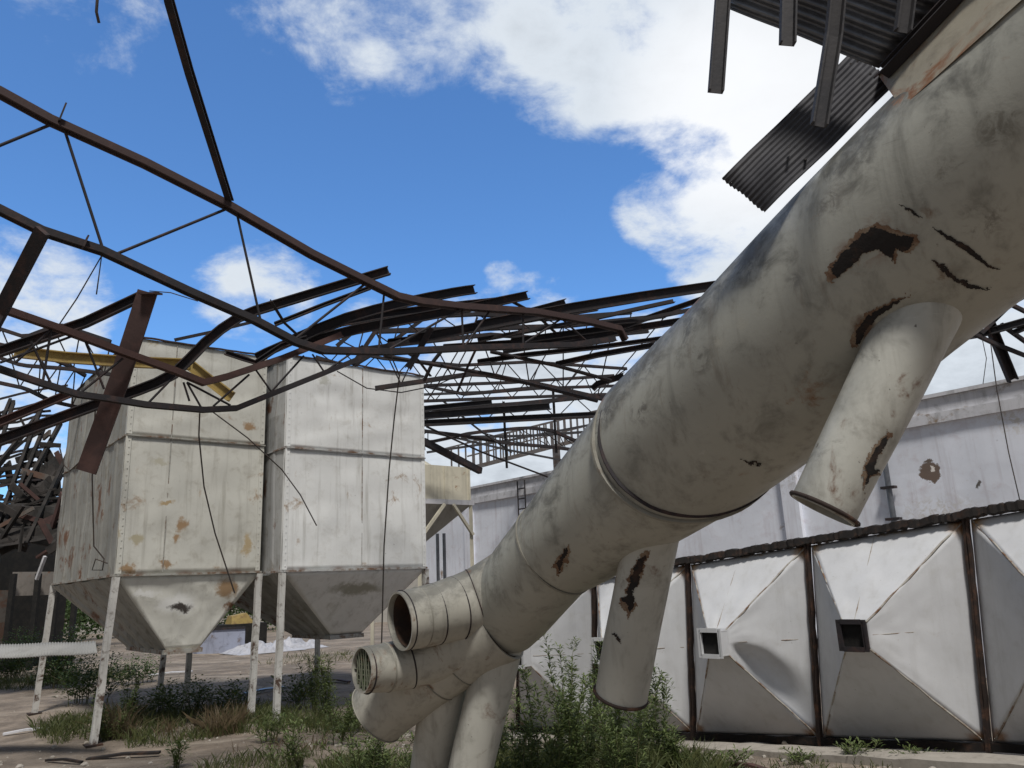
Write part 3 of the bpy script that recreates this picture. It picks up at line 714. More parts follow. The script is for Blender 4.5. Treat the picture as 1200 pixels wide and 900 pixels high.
# torn patches and cracks in the metal
patch(TREE, zp([(410, 180), (440, 140), (470, 110), (500, 80), (530, 62), (560, 70), (600, 85), (640, 90), (635, 120), (610, 130), (590, 115), (582, 155), (560, 130), (530, 125), (500, 135), (475, 165), (450, 185), (430, 205)], .4222, 800, 240), 'torn_gash', CHAR)
patch(TREE, zp([(600, 0), (640, 15), (670, 40), (650, 30), (620, 12)], .4222, 800, 240), 'crack', CHAR)
patch(TREE, zp([(690, 150), (720, 165), (760, 200), (800, 222), (860, 235), (800, 232), (755, 210), (715, 178)], .4222, 800, 240), 'crack', CHAR)
patch(TREE, zp([(690, 60), (740, 85), (800, 120), (850, 165), (885, 182), (845, 172), (790, 130), (735, 95)], .4222, 800, 240), 'crack', CHAR, .8, 1.6)
patch(TREE, zp([(478, 380), (480, 350), (510, 310), (560, 280), (620, 255), (580, 282), (540, 310), (510, 345), (495, 385)], .4222, 800, 240), 'torn_gash', CHAR)
patch(TREE, zp([(160, 705), (190, 712), (222, 722), (190, 720)], .4222, 800, 240), 'crack', CHAR)
patch(T4, zp([(565, 640), (570, 655), (545, 690), (530, 735), (545, 740), (520, 750), (505, 785), (510, 720), (530, 680)], .4222, 800, 240), 'torn_gash', CHAR, par=O4)
patch(T3, zp([(500, 245), (522, 240), (518, 262), (500, 310), (484, 352), (486, 385), (474, 420), (458, 392), (450, 375), (462, 355), (480, 300)], .3776, 560, 560), 'torn_gash', CHAR, par=O3)
patch(T3, zp([(415, 480), (430, 500), (450, 520), (440, 500), (425, 482)], .3776, 560, 560), 'crack', CHAR, par=O3)
patch(TREE2, [(663, 641), (657, 655), (651, 660), (654, 664), (656, 671), (660, 658), (665, 648)], 'torn_gash', CHAR)
# flanged collar on top that carried the roof sheets
tA, tB = at(1029, 88, 3.62), at(1165, -50, 3.12); bA, bB = cyl_hit(1054, 112)-ax*.02, cyl_hit(1215, -36)
wA = ray(1050, 90); wA = (wA-ax*wA.dot(ax)).normalized()*.5
nrm = (tA-bA).normalized()
mb = MB(); bA -= (tA-bA)*.3; bB -= (tB-bB)*.3
mb.add([bA, bB, tB, tA, bA+wA, bB+wA, tB+wA, tA+wA], [(0, 1, 2, 3), (4, 7, 6, 5), (0, 3, 7, 4), (1, 5, 6, 2), (3, 2, 6, 7), (0, 4, 5, 1)])
mb.build('inlet_collar', paint('collar paint', (.33, .30, .235), (.13, .11, .08), (.20, .09, .04), .7, .24, .5), DU)
mb = MB(); d_ = (tB-tA).normalized(); mb.box((tA+tB)/2+wA*.5+nrm*.012, (tB-tA)/2+d_*.02, wA*.56, nrm*.012); mb.build('collar_flange', RUST_EDGE, DU)
# ================================================================== torn roof sheets above the duct
def corr(name, A, B, C, D, waves, amp, mat, parent=None, loc=None):
    """sheet A-B-C-D, corrugations run along A->B, waves counted along A->D"""
    nv = waves*8; mb = MB()
    mb.grid(A, B, C, D, 10, nv, lambda u, v, n: n*amp*math.sin(v*waves*2*math.pi)+n*.012*mn.noise(V((u*3, v*3, waves))), .002, True)
    return mb.build(name, mat, parent, loc or A)
st = thing('roof_sheet', 'narrow corrugated roofing strip hanging diagonally beside the duct', 'roof sheet', at(847, 209, 3.9))
corr('sheet', at(846, 209, 3.75), at(998, 60, 3.95), at(1050, 98, 3.80), at(896, 249, 3.60), 11, .005, SHEET_DARK, st)
mb = MB()
for x, y in ((997, 75), (1020, 87), (925, 172), (944, 186), (1005, 72)): 
    p = at(x, y, 3.70); mb.tube([p-ray(x, y)*.05, p+ray(x, y)*.01], .006, 6)
mb.build('screw', GALV, st)
rs_ = thing('roof_sheet', 'broad shiny corrugated roof sheet at the top edge of the picture', 'roof sheet', at(853, 12, 3.7))
corr('sheet', at(1030, 80, 3.62), at(848, 8, 3.95), at(905, -120, 3.6), at(1150, -45, 3.2), 9, .016, GALV, rs_)
mb = MB()
mb.channel([at(1036, 84, 3.50), at(1180, -70, 3.02)], .05, .07, .006, nrm); mb.build('edge_trim', STEEL, rs_)
def chan(name, label, pts, w, h, mat, up=UP, cat='steel channel', flip=1, holes=()):
    mb = MB(); mb.channel(pts, w, h, .005, up, flip); o = mb.build(name, mat, None, pts[0]); tag(o, label, cat, None); return o
FACE = _f
for pts, lab in (([at(849, -30, 3.55), at(839, 107, 3.45)], 'grey drilled channel hanging at the left end of the broad roof sheet'),
                 ([at(925, -30, 3.45), at(923, 51, 3.38)], 'shortest grey channel hanging under the broad roof sheet'),
                 ([at(984, -30, 3.30), at(977, 40, 3.28), at(960, 146, 3.22)], 'longest grey channel, hanging over the narrow roofing strip'),
                 ([at(1067, -30, 3.35), at(1058, 36, 3.33)], 'dark channel crossing beneath the broad roof sheet next to the duct collar')):
    mb = MB(); mb.channel(pts, .035, .066, .004, _r); o = mb.build('hanging_channel', CHAN_GREY, None, pts[0]); tag(o, lab, 'steel channel', 'channels hanging from the torn roof')
    e = pts[-1]; d = (pts[-1]-pts[-2]).normalized(); 
mb = MB(); mb.tube([at(115, -40, 4.2), at(114, 0, 4.2), at(113, 14, 4.2), at(116, 27, 4.22)], .008, 5)
tag(mb.build('hanging_wire', WIRE, None, at(115, -40, 4.2)), 'short bent wire dangling into the top left of the sky', 'wire')

# ================================================================== collapsed roof: trusses
TP = V((-3.4, 5.2, 0))
def onT(x, y, off=0.0): return on_plane(x, y, TP+U*off, U)
def truss(label, off, chords, webs, stubs=(), zig=None, wr=.012, nm='roof_truss', group=None, mats=None):
    pts0 = [onT(x, y, off) for x, y in chords[0][1]]
    t_ = thing(nm, label, 'truss', pts0[0], group)
    for nme, pl, wd, mat in chords:
        pp = [onT(x, y, off) for x, y in pl]
        mb = MB()
        mb.angle(pp, wd, wd*.13, UP); mb.angle([p+U*(wd*.25) for p in pp], wd, wd*.13, UP, -1); mb.build(nme, mat, t_)
    for a, c in webs:
        mb = MB(); mb.tube([onT(*a, off+.02), onT(*c, off+.02)], wr, 6); mb.build('web_bar', STEEL, t_)
    for a, c, wd in stubs:
        mb = MB(); mb.bar(onT(*a, off-.03), onT(*c, off-.03), wd, .012); mb.build('purlin_cleat', STEEL, t_)
    return t_
truss('long bent roof truss sweeping from the upper left down to the centre of the sky', 0,
      [('top_chord', [(-60, 78), (0, 107), (60, 140), (170, 190), (268, 240), (366, 297), (422, 325), (467, 347), (494, 353), (544, 359), (628, 365), (690, 376), (727, 385), (734, 398)], .070, RUST_CHORD),
       ('bottom_chord', [(-60, 216), (0, 245), (50, 270), (120, 293), (220, 340), (300, 375), (347, 400), (378, 410), (455, 412), (560, 407), (671, 404), (721, 397)], .062, STEEL)],
      [((-60, 195), (62, 145)), ((75, 150), (120, 290)), ((138, 297), (265, 245)), ((278, 252), (305, 374)), ((450, 345), (444, 408)), ((541, 360), (543, 407)), ((613, 365), (613, 405)),
       ((345, 398), (430, 331)), ((455, 410), (540, 362)), ((545, 405), (575, 363)), ((615, 402), (660, 372)), ((660, 375), (690, 402))],
      [((69, 142), (77, 122), .05), ((97, 290), (103, 277), .06)])
truss('sagging lower truss strung across the front of the rusty cream silo', .75,
      [('top_chord', [(-60, 335), (8, 363), (80, 388), (144, 412), (205, 434), (239, 448), (267, 441), (300, 430), (330, 420), (400, 392)], .058, RUST_BROWN),
       ('bottom_chord', [(-60, 415), (0, 432), (50, 449), (92, 462), (122, 466), (172, 474), (239, 480), (278, 478), (330, 457), (380, 437), (419, 421), (470, 400)], .050, STEEL)],
      [((100, 400), (122, 456)), ((60, 385), (50, 449)), ((219, 448), (236, 478)), ((219, 448), (270, 475)), ((250, 476), (292, 439)), ((298, 431), (318, 459)), ((318, 459), (356, 417)), ((366, 415), (380, 436)),
       ((18, 425), (60, 386)), ((0, 425), (90, 392)), ((172, 474), (205, 440)), ((92, 462), (144, 420)), ((380, 436), (425, 405)), ((222, 470), (215, 448)), ((60, 450), (36, 400))], wr=.010)
# purlins: individual channels
def purl(label, pts, h=.11, w=.05, mat=STEEL, nm='purlin', up=UP, flip=1, sm=False, group='purlins of the collapsed roof'):
    p = [at(*q) for q in pts]
    if sm: p = spline(p, 2)
    h *= .87; mb = MB(); mb.channel(p, w, h, .005, up, flip); o = mb.build(nm, mat, None, p[0]); tag(o, label, 'purlin', group); return o
purl('loose channel crossing the empty blue sky at the top, ending on the long truss', [(190, -45, 5.0), (198, 0, 5.2), (222, 85, 5.7), (270, 238, 6.75)], .085, .05)
purl('thick dark purlin rising to the tip of the brown plank at the left', [(-40, 424, 6.7), (0, 412, 6.7), (100, 378, 6.9), (166, 347, 7.0)], .10)
purl('long bent purlin crossing the cream silo front up to a free end in sky', [(-40, 532, 6.7), (0, 516, 6.7), (119, 472, 6.9), (160, 458, 7.0), (204, 438, 7.15), (240, 402, 7.3), (280, 372, 7.5), (330, 355, 7.7), (456, 317, 8.1)], .105, sm=True)
purl('rusty brown purlin low at the left edge in front of the silo side', [(-40, 513, 7.5), (0, 495, 7.5), (82, 461, 7.8)], .09, mat=RUST_BROWN)
mb = MB(); mb.sweep([(-.085, -.008), (.085, -.008), (.085, .008), (-.085, .008)], [at(173, 342, 6.75), at(140, 445, 6.7), at(101, 553, 6.6)], _f)
mb.box(at(176, 344, 6.72), _r*.085, _f*.05, _u*.008)
tag(mb.build('steel_plank', RUST_BROWN, None, at(173, 342, 6.75)), 'wide rust-brown steel plank leaning across the corner of the cream silo', 'plank')
mb = MB(); mb.sweep([(-.05, -.02), (.05, -.02), (.05, .02), (-.05, .02)], [onT(50, 270, -.1), at(0, 366, 5.9), at(-25, 412, 5.8)], _f)
tag(mb.build('steel_post', STEEL, None, at(0, 366, 5.9)), 'dark flat steel strut dropping from the long truss to the left edge', 'strut')
mb = MB()
mb.channel([at(16, 412, 8.3), at(78, 419, 8.4), at(150, 424, 8.5), at(222, 427, 8.6)], .05, .12, .006); mb.channel([at(222, 427, 8.62), at(246, 446, 8.6), at(271, 465, 8.5)], .05, .12, .006)
tag(mb.build('yellow_beam', YELLOW, None, at(16, 412, 8.3)), 'bent faded yellow beam tangled in the truss before the cream silo', 'beam')
purl('slim angle rail between the two truss chords above the gap of the silos', [(322, 380, 7.6), (380, 357, 7.8), (434, 337, 8.0)], .045, .045)
purl('purlin ending in a squared hook just right of the long truss top chord', [(345, 398, 7.8), (405, 373, 8.1), (472, 355, 8.5), (530, 343, 8.9), (557, 339, 9.1)], .12, sm=True)
purl('purlin with its cut end second of the three stepped tips against the blue sky', [(350, 405, 7.9), (417, 386, 8.3), (517, 367, 9.0), (619, 346, 9.7)], .12, sm=True)
purl('purlin with its cut end third of the three stepped tips against the blue sky', [(480, 398, 8.9), (560, 383, 9.5), (664, 355, 10.3)], .13)
purl('thick long purlin whose right end disappears behind the duct crest', [(560, 382, 9.3), (671, 361, 9.8), (750, 348, 10.2), (850, 333, 10.8)], .15)
purl('straight purlin just under the thick one, running up behind the duct', [(600, 400, 9.6), (732, 382, 10.3), (838, 345, 11)], .085)
purl('low dark purlin in the middle tangle meeting the duct at its rusty scrape', [(520, 408, 9.8), (614, 402, 10.1), (690, 393, 10.4), (800, 376, 11)], .11)
purl('thin purlin crossing the tangle below the long truss, ending at the duct', [(560, 424, 10.2), (614, 416, 10.4), (700, 407, 10.8), (780, 396, 11.2)], .07)
purl('hooked purlin lying lowest of the dark tangle next to the duct', [(652, 427, 11.0), (700, 416, 11.1), (768, 404, 11.4)], .09)
purl('stub of bent channel touching the duct above its worn shoulder', [(694, 456, 11.2), (700, 450, 11.2), (732, 440, 11.4)], .10)
purl('twisted channel hanging below the truss over the pale silo, left one', [(442, 385, 8.6), (424, 412, 8.5), (412, 428, 8.4)], .05, .03)
purl('twisted channel hanging below the truss over the pale silo roof edge, right one', [(505, 385, 9.0), (490, 412, 8.9), (478, 432, 8.8)], .08)
purl('short bent offcut caught where the lower truss sags deepest', [(264, 413, 7.4), (285, 420, 7.4), (300, 425, 7.4), (330, 405, 7.5), (360, 396, 7.6)], .055, .04)
purl('dark beam right below the long truss, over the roofs of both silos', [(300, 419, 8.3), (330, 405, 8.4), (400, 378, 8.8), (500, 362, 9.4), (590, 352, 9.9)], .10, sm=True)
purl('slender rail low in the tangle above the right end of the pale silo', [(455, 400, 9.2), (540, 390, 9.6), (640, 372, 10.2), (700, 362, 10.5)], .06)
# long thin ties crossing the sky
def tie(label, pts, r=.012):
    p = [at(*q) for q in pts]; mb = MB(); mb.tube(p, r, 6); tag(mb.build('tie_rod', STEEL, None, p[0]), label, 'tie rod', 'thin tie rods of the collapsed roof')
tie('thin tie rod slanting from above the pale silo down to the duct', [(450, 417, 9.5), (582, 440, 10.4), (700, 470, 11)], .026)
tie('tie rod running from the long truss midpoint down to the duct shoulder', [(575, 412, 10.2), (650, 428, 10.6), (716, 446, 11)], .026)
tie('loose rod dangling steeply right of the pale silo', [(562, 400, 10), (548, 430, 10), (536, 459, 10)], .018)
tie('crossed rod right of the pale silo, leaning to the left', [(560, 372, 10.3), (520, 440, 10.2), (500, 470, 10.1)], .010)
tie('slack rod curving across the top of the pale silo', [(395, 435, 9.3), (430, 455, 9.4), (470, 460, 9.5), (510, 452, 9.7), (560, 430, 10)], .007)
# further trusses behind
def lattice(label, top, bot, d0, d1, n, wt=.07, wr=.010, group='trusses standing farther back', sag=0, posts=False):
    """top/bot: image polylines, depths along them"""
    def sam(pl, f):
        f = max(0, min(.9999, f))*(len(pl)-1); i = int(f); a, b = pl[i], pl[i+1]; k = f-i
        return at(lerp(a[0], b[0], k), lerp(a[1], b[1], k), lerp(d0, d1, (i+k)/(len(pl)-1)))
    t_ = thing('roof_truss', label, 'truss', sam(top, 0), group)
    for nm, pl in (('top_chord', top), ('bottom_chord', bot)):
        mb = MB(); pp = [sam(pl, i/16) for i in range(17)]; mb.angle(pp, wt, wt*.15); mb.angle([p+U*wt*.2 for p in pp], wt, wt*.15, UP, -1); mb.build(nm, STEEL, t_)
    for i in range(n):
        a, b = (top, bot) if i % 2 == 0 else (bot, top); mb = MB(); mb.tube([sam(a, i/n), sam(b, (i+1)/n)], wr, 5); mb.build('web_bar', STEEL, t_)
        if posts: mb = MB(); mb.tube([sam(top, i/n), sam(bot, i/n)], wr, 5); mb.build('web_bar', STEEL, t_)
    return t_
lattice('roof truss standing behind the tangle, its zigzag webs just right of the pale silo', [(440, 388), (560, 385), (660, 382), (780, 370)], [(440, 455), (560, 437), (640, 452), (720, 470)], 10.6, 12, 12, .06, .010)
lattice('distant flat truss low above the whitewashed wall, upper chord straight', [(420, 482), (500, 479), (600, 474), (720, 462)], [(420, 500), (500, 497), (600, 492), (720, 486)], 13, 14.5, 16, .07)
lattice('distant bowed truss whose arch dips beside the small tank', [(480, 520), (510, 517), (553, 507), (617, 501), (646, 504), (676, 517)], [(480, 503), (540, 510), (600, 520), (640, 523), (665, 526), (690, 530)], 15, 16.5, 14, .06)
lattice('truss remnant seen between duct top and far left battens, above silo side', [(-40, 395), (40, 412), (80, 428), (100, 440)], [(-40, 440), (30, 455), (60, 470), (95, 478)], 11.5, 12.5, 10, .05)
for (a, b, w_, lab) in (((497, 479, 13.2), (577, 471, 13.6), .09, 'topmost of the three grey far beams right of the pale silo'), ((497, 487, 12.8), (645, 476, 13.8), .12, 'thick middle one of the three grey far beams right of the pale silo'), ((497, 495, 13), (700, 485, 14.2), .08, 'lowest and longest of the three grey far beams right of the pale silo')):
    mb = MB(); mb.channel([at(*a), at(*b)], .06, w_, .006); tag(mb.build('purlin', CHAN_GREY, None, at(*a)), lab, 'purlin', 'grey beams far back')
tie('long thin rod from the far beams to the top of the whitewashed wall', [(500, 500, 14), (565, 530, 15), (645, 560, 16)], .02)
mb = MB(); mb.bar(at(496, 517, 13.5), at(563, 552, 14.5), .09, .11); tag(mb.build('fallen_rafter', STEEL, None, at(496, 517, 13.5)), 'dark rafter sloping down over the small tank roof', 'rafter')
lattice('crumpled truss wedged right under the long truss in the middle of the picture', [(385, 392), (470, 372), (560, 368), (640, 374), (740, 366)], [(400, 412), (480, 402), (575, 392), (660, 398), (760, 388)], 9.6, 11.4, 16, .05, .009)
lattice('sagging far truss crossing just over the roof edge of the pale silo', [(360, 402), (450, 420), (540, 428), (620, 424), (735, 432)], [(370, 418), (450, 442), (545, 462), (630, 455), (725, 452)], 12.2, 13.6, 18, .045, .010)
lattice('flat far truss with open zigzag between the pale silo and the duct shoulder', [(495, 452), (600, 448), (720, 440)], [(495, 470), (600, 466), (710, 462)], 13.8, 14.8, 14, .05, .010)
lattice('thin collapsed truss hanging over the side of the cream silo at the left', [(-40, 372), (30, 395), (70, 380), (130, 400)], [(-40, 405), (25, 428), (80, 432), (140, 440)], 9.2, 9.4, 10, .04, .008)
random.seed(41)
for lab, a, b, w_ in (('bent angle iron sticking up left of the three stepped purlin tips', (395, 405), (478, 345), .05), ('flat bar crossing the middle tangle, lowest end over the pale silo', (415, 428), (498, 372), .05), ('thin angle iron sloping from the tangle to the rusty duct scrape', (560, 398), (790, 352), .06), ('angle iron lying along the lower chord right of centre', (590, 412), (752, 384), .05),
                      ('slim bar leaning from the lower chord toward the pale silo corner', (520, 408), (497, 446), .035), ('slim bar leaning the other way above the pale silo corner', (470, 408), (505, 440), .035), ('kinked bar just under the third stepped tip', (600, 352), (655, 392), .045), ('bar spanning the gap between long truss end and duct', (700, 380), (812, 362), .06),
                      ('short bar hooked over the long truss above the gap between silos', (318, 352), (356, 398), .03), ('thin bar in front of the cream silo roof, left end at the yellow beam', (205, 398), (300, 376), .03)):
    d_ = 9.0+random.random(); m_ = ((a[0]+b[0])/2+random.uniform(-6, 6), (a[1]+b[1])/2+random.uniform(-5, 5)); d_ = d_ if a[0] > 330 else 7.2
    mb = MB(); mb.angle([at(*a, d_), at(*m_, d_+.25), at(*b, d_+.5)], w_, .006); tag(mb.build('angle_iron', STEEL, None, at(*a, d_)), lab, 'angle iron', 'loose angle irons in the roof tangle')
for lab, a, b, d_, w_ in (('thin grey far bar nearest under the lattice trusses, left end at the pale silo', (497, 462), (640, 452), 14.5, .05), ('thin far bar crossing the arch of the distant bowed truss', (500, 530), (690, 498), 16.5, .05), ('thin far bar sloping down right over the small tank vent', (500, 505), (690, 545), 16.2, .045),
                         ('far bar just above the conveyor gantry, nearly level', (540, 512), (700, 505), 17, .06), ('far upright bar between the small tank and the duct', (590, 470), (594, 548), 15.5, .05), ('far upright bar close to the duct shoulder', (648, 455), (652, 530), 15, .05), ('far slanted bar in the sky gap over the conveyor gantry', (520, 470), (600, 530), 15, .04)):
    mb = MB(); mb.angle([at(*a, d_), at((a[0]+b[0])/2, (a[1]+b[1])/2+2, d_+.3), at(*b, d_+.6)], w_, .008); tag(mb.build('angle_iron', CHAN_GREY, None, at(*a, d_)), lab, 'angle iron', 'loose bars far back')
# conveyor gantry
g0, g1 = at(556, 548, 18.0), at(700, 510, 19.5)
gt = thing('conveyor_gantry', 'far lattice conveyor gantry rising to the right above the whitewashed wall', 'gantry', g0)
GANTRY = rusty('hazy gantry steel', (.13, .125, .13), (.10, .08, .07), .5)  # distance haze is put into this lighter grey
gd = (g1-g0); gw = U*.9
for nm, o in (('rail', UP*.62), ('floor_beam', V((0, 0, 0))), ('rail', UP*.62+gw), ('floor_beam', gw), ('mid_rail', UP*.30)):
    mb = MB(); mb.bar(g0+o-gd*.05, g1+o+gd*.3, .035 if 'rail' in nm else .08); mb.build(nm, GANTRY, gt)
for i in range(22):
    p = g0+gd*(i/18)
    for o in (V((0, 0, 0)), gw):
        mb = MB(); mb.bar(p+o, p+o+UP*.62, .04); mb.build('stanchion', GANTRY, gt)
for f in (.75, 1.15):
    p = g0+gd*f+gw*.5; mb = MB(); mb.bar(V((p.x, p.y, 0)), p, .18); mb.build('gantry_leg', GANTRY, gt)
# truss at the right, seen past the duct
rt = thing('roof_truss', 'broken truss end resting on the whitewashed wall at the far right', 'truss', on_plane(1187, 446, P1+VV*5, VV))
def rb(nm, pts, w_, h_=None):
    p = [at(*q) for q in pts]; mb = MB(); mb.channel(p, w_, h_ or w_, .006); mb.build(nm, CHAN_GREY, rt)
dR = 10.2
rb('top_chord', [(1085, 402, 10.6), (1130, 384, 10.4), (1200, 345, 10), (1290, 295, 9.5)], .07, .09); rb('bottom_chord', [(1085, 402, 10.6), (1150, 391, 10.3), (1200, 377, 10), (1300, 350, 9.5)], .06, .09)
mb = MB(); mb.channel([at(1154, 366, 10.2), at(1187, 446, 10.35)], .08, .12, .008, _r); mb.build('end_post', STEEL, rt)
for a, c in (((1130, 386), (1164, 402)), ((1164, 402), (1230, 428)), ((1173, 380), (1215, 410)), ((1150, 391), (1185, 357)), ((1185, 357), (1215, 372))):
    mb = MB(); mb.bar(at(*a, dR), at(*c, dR), .045); mb.build('web_bar', STEEL, rt)
rb('corner_stub', [(1187, 390, 10.1), (1230, 372, 9.8)], .06)
wire('loose_wire', [at(1150, 392, 10), at(1156, 420, 10), at(1152, 450, 10)], .005, 'hair-thin wire hanging under the broken truss end at the right')
# wires in front of the silos
wire('hanging_cable', [at(234, 484, 8.0), at(233, 510, 8.1), at(239, 570, 8.2), at(252, 625, 8.3), at(275, 695, 8.4)], .008, 'thin cable hanging down the front of the rusty cream silo')
wire('slack_cable', [at(247, 481, 8.0), at(290, 513, 8.2), at(330, 550, 8.5), at(352, 580, 8.6), at(371, 616, 8.7)], .007, 'slack cable swinging across the gap between the two silos')
wire('hanging_cable', [at(456, 412, 9.3), at(468, 440, 9.4), at(462, 490, 9.4), at(456, 550, 9.4), at(450, 640, 9.5), at(447, 760, 9.6)], .009, 'thin cable hanging plumb in front of the pale silo')
wire('hanging_cable', [at(113, 345, 6.7), at(119, 300, 6.6), at(90, 350, 6.8), at(69, 381, 7)], .006, 'thin cord slanting from the long truss to the thick purlin at the left')
wire('hanging_cable', [at(112, 470, 8.5), at(108, 560, 8.6), at(110, 640, 8.7), at(122, 655, 8.7), at(120, 668, 8.7), at(108, 668, 8.7), at(112, 655, 8.7), at(126, 660, 8.7)], .008, 'cable with a curled end hanging at the near corner of the cream silo')
wire('loose_wire', [at(175, 341, 6.7), at(200, 343, 6.8), at(232, 353, 6.9)], .005, 'short wire springing from the tip of the brown plank')
wire('loose_wire', [at(70, 525, 9), at(75, 545, 9), at(82, 552, 9), at(100, 535, 9), at(120, 505, 9)], .008, 'bent wire draped on the upper side of the cream silo')

# ================================================================== collapsed shed at the far left
sb = at(20, 710, 19); sb = V((sb.x, sb.y, 0))
sh = thing('burnt_shed', 'burnt dark shed with a bare sagging roof lattice at the left edge', 'shed', sb)
m_bw = paint('sooty brick', (.14, .125, .11), (.04, .038, .035), (.12, .07, .05), .9, .2, .9, rough=.9)
mb = MB(); A = at(-190, 715, 17.0); B = at(84, 712, 21.5); A.z = B.z = 0; d = (B-A)
mb.box((A+B)/2+UP*1.75+U*.9, d/2, U*.12, UP*1.75); mb.build('rear_wall', BLACK, sh)
mb = MB(); mb.box(A+d*.34+UP*1.0-U*.05, d*.34, U*.10, UP*1.0); mb.build('wall_panel', m_bw, sh)
mb = MB(); mb.box(A+d*.83+UP*2.15-U*.08, d*.15, U*.03, UP*.30); mb.build('fascia_board', paint('pale board', (.30, .27, .24), (.10, .09, .08), rough=.9), sh)
for f in (.68, .80, .90, 1.0):
    mb = MB(); mb.bar(A+d*f-U*.3, A+d*f-U*.3+UP*2.4, .12); mb.build('shed_post', BLACK, sh)
for i, (y0, y1) in enumerate(((598, 604), (616, 585), (632, 608), (605, 640))):
    mb = MB(); mb.bar(at(-90, y0, 15.5), at(72, y1, 17), .13); mb.build('fallen_rafter', BLACK, sh)
def lat(x, y): return at(x, y, 15+(600-y)*.022)
CHAR_B = rusty('charred board', (.035, .030, .027), (.014, .013, .012), .5, .95, 0, 3)
for i in range(21):
    f = i/20; mb = MB(); a, b = lat(-130, lerp(496, 640, f)), lat(84, lerp(458, 585, f))
    g_ = random.uniform(0, .25); e_ = random.uniform(.7, 1.0); a, b = a.lerp(b, g_)+UP*random.uniform(-.12, .12), a.lerp(b, e_)+UP*random.uniform(-.3, .2)
    k = [a.lerp(b, j/7)+UP*.14*mn.noise(V((i*.7, j*.8, 1))) for j in range(8)]
    z_ = random.uniform(.6, 1.2); mb.sweep([(-.026*z_, -.022), (.026*z_, -.022), (.026*z_, .022), (-.026*z_, .022)], k); mb.build('batten', CHAR_B if i % 3 else STEEL, sh)
for i in range(14):
    x = -110+i*15; mb = MB(); a, b = lat(x+40+random.uniform(-14, 14), 452+i*3+random.uniform(-5, 30)), lat(x-34+random.uniform(-22, 22), 650-random.uniform(0, 60)); mb.bar(a, b, .06, .11); mb.build('rafter', CHAR_B, sh)
for i in range(90):
    a = lat(random.uniform(-110, 74), random.uniform(500, 650)); mb = MB()
    d1 = V((random.uniform(-.9, .9), random.uniform(-.3, .3), random.uniform(-.6, .6))); mb.bar(a, a+d1, random.uniform(.03, .09), random.uniform(.03, .14)); mb.build('broken_lath', CHAR_B if i % 4 else RUST_BROWN if i % 12 else m_bw, sh)
for (x0, y0, x1, y1, x2, y2, x3, y3) in ((-90, 598, 70, 588, 74, 630, -90, 655), (30, 555, 70, 535, 72, 580, 22, 596), (-60, 580, -4, 590, 4, 622, -60, 620)):
    mb = MB(); mb.grid(lat(x0, y0), lat(x1, y1), lat(x2, y2), lat(x3, y3), 10, 10, dents(x0, .25), .01); mb.build('hanging_ceiling', CHAR_B, sh)
# thin tube sticking out
mb = MB(); mb.bar(at(43, 679, 14), at(53, 652, 14), .05, .05); tag(mb.build('white_batten', m_cap, None, at(43, 679, 14)), 'short pale stick leaning against the cream silo left edge', 'stick')

# ================================================================== things lying in the yard
ca = [at(-60, 758, 8.9), at(112, 752, 8.6), at(114, 766, 8.35), at(-60, 775, 8.55)]
cs_ = thing('fibre_sheet', 'white corrugated sheet stuck level across the near silo leg at the left edge', 'corrugated sheet', ca[0])
mb = MB(); mb.grid(ca[0], ca[1], ca[2], ca[3], 150, 3, lambda u, v, n: UP*(.007*math.sin(u*52*2*math.pi)+.03*mn.noise(V((u*3, 0, 1)))), .012, True)
mb.build('sheet', paint('fibre cement', (.32, .32, .31), (.20, .19, .18), rust_amt=-.1, rough=.85), cs_)
def crumple(name, label, cat, c, w_, d_, h_, mat, seed):
    mb = MB(); n = 14
    n = 26
    def f(u, v, nn): 
        k = math.sin(u*math.pi)*math.sin(v*math.pi)
        return UP*(h_*(.15+1.3*abs(mn.noise(V((u*4+seed, v*4, seed))))+.5*abs(mn.noise(V((u*11+seed, v*11, seed)))))*min(1, k*2.6)+.02)
    mb.grid(c-VV*w_/2-U*d_/2, c+VV*w_/2-U*d_/2, c+VV*w_/2+U*d_/2, c-VV*w_/2+U*d_/2, n, n, f, .01); tag(mb.build(name, mat, None, c), label, cat)
c = on_z(262, 766)
m_blue = paint('faded blue sheet', (.36, .39, .50), (.12, .12, .15), (.15, .1, .07), .8, .1, .8, scale=.8)
bs = thing('blue_trough', 'long faded blue metal trough lying on the ground beyond the silos', 'trough', c)
A_, B_ = on_z(232, 767), on_z(286, 764)
ex = (B_-A_)
mb = MB(); mb.box((A_+B_)/2+UP*.34, ex/2, U*.02, UP*.34); mb.build('trough_front', m_blue, bs)
mb = MB(); mb.box((A_+B_)/2+UP*.30+U*.8, ex/2, U*.02, UP*.30); mb.build('trough_rear', m_blue, bs)
mb = MB(); mb.box(A_+U*.4+UP*.3, ex.normalized()*.02, U*.38, UP*.3); mb.box(B_+U*.4+UP*.3, ex.normalized()*.02, U*.38, UP*.3); mb.build('trough_end', m_blue, bs)
mb = MB(); mb.bar(A_+UP*.69-U*.03, B_+UP*.69-U*.03, .06); mb.build('trough_rim', STEEL, bs)
m_tarp = paint('white tarp', (.46, .47, .52), (.24, .23, .23), rust_amt=-.2, speck=.1)
crumple('white_tarp', 'crumpled white sheeting heaped beside the blue trough, seen between silo legs', 'tarp', on_z(308, 764), 2.0, 1.6, .27, m_tarp, 2)
crumple('white_tarp', 'flat strip of white sheeting on the ground right of the silo legs', 'tarp', on_z(345, 761), 1.8, .9, .25, m_tarp, 5)
c = on_z(280, 756)
mc = thing('scrap_machine', 'small yellow-topped scrap machine behind the blue trough', 'scrap machine', c)
mb = MB(); mb.box(c+UP*.35, VV*.8, U*.4, UP*.35); mb.build('machine_base', BLACK, mc)
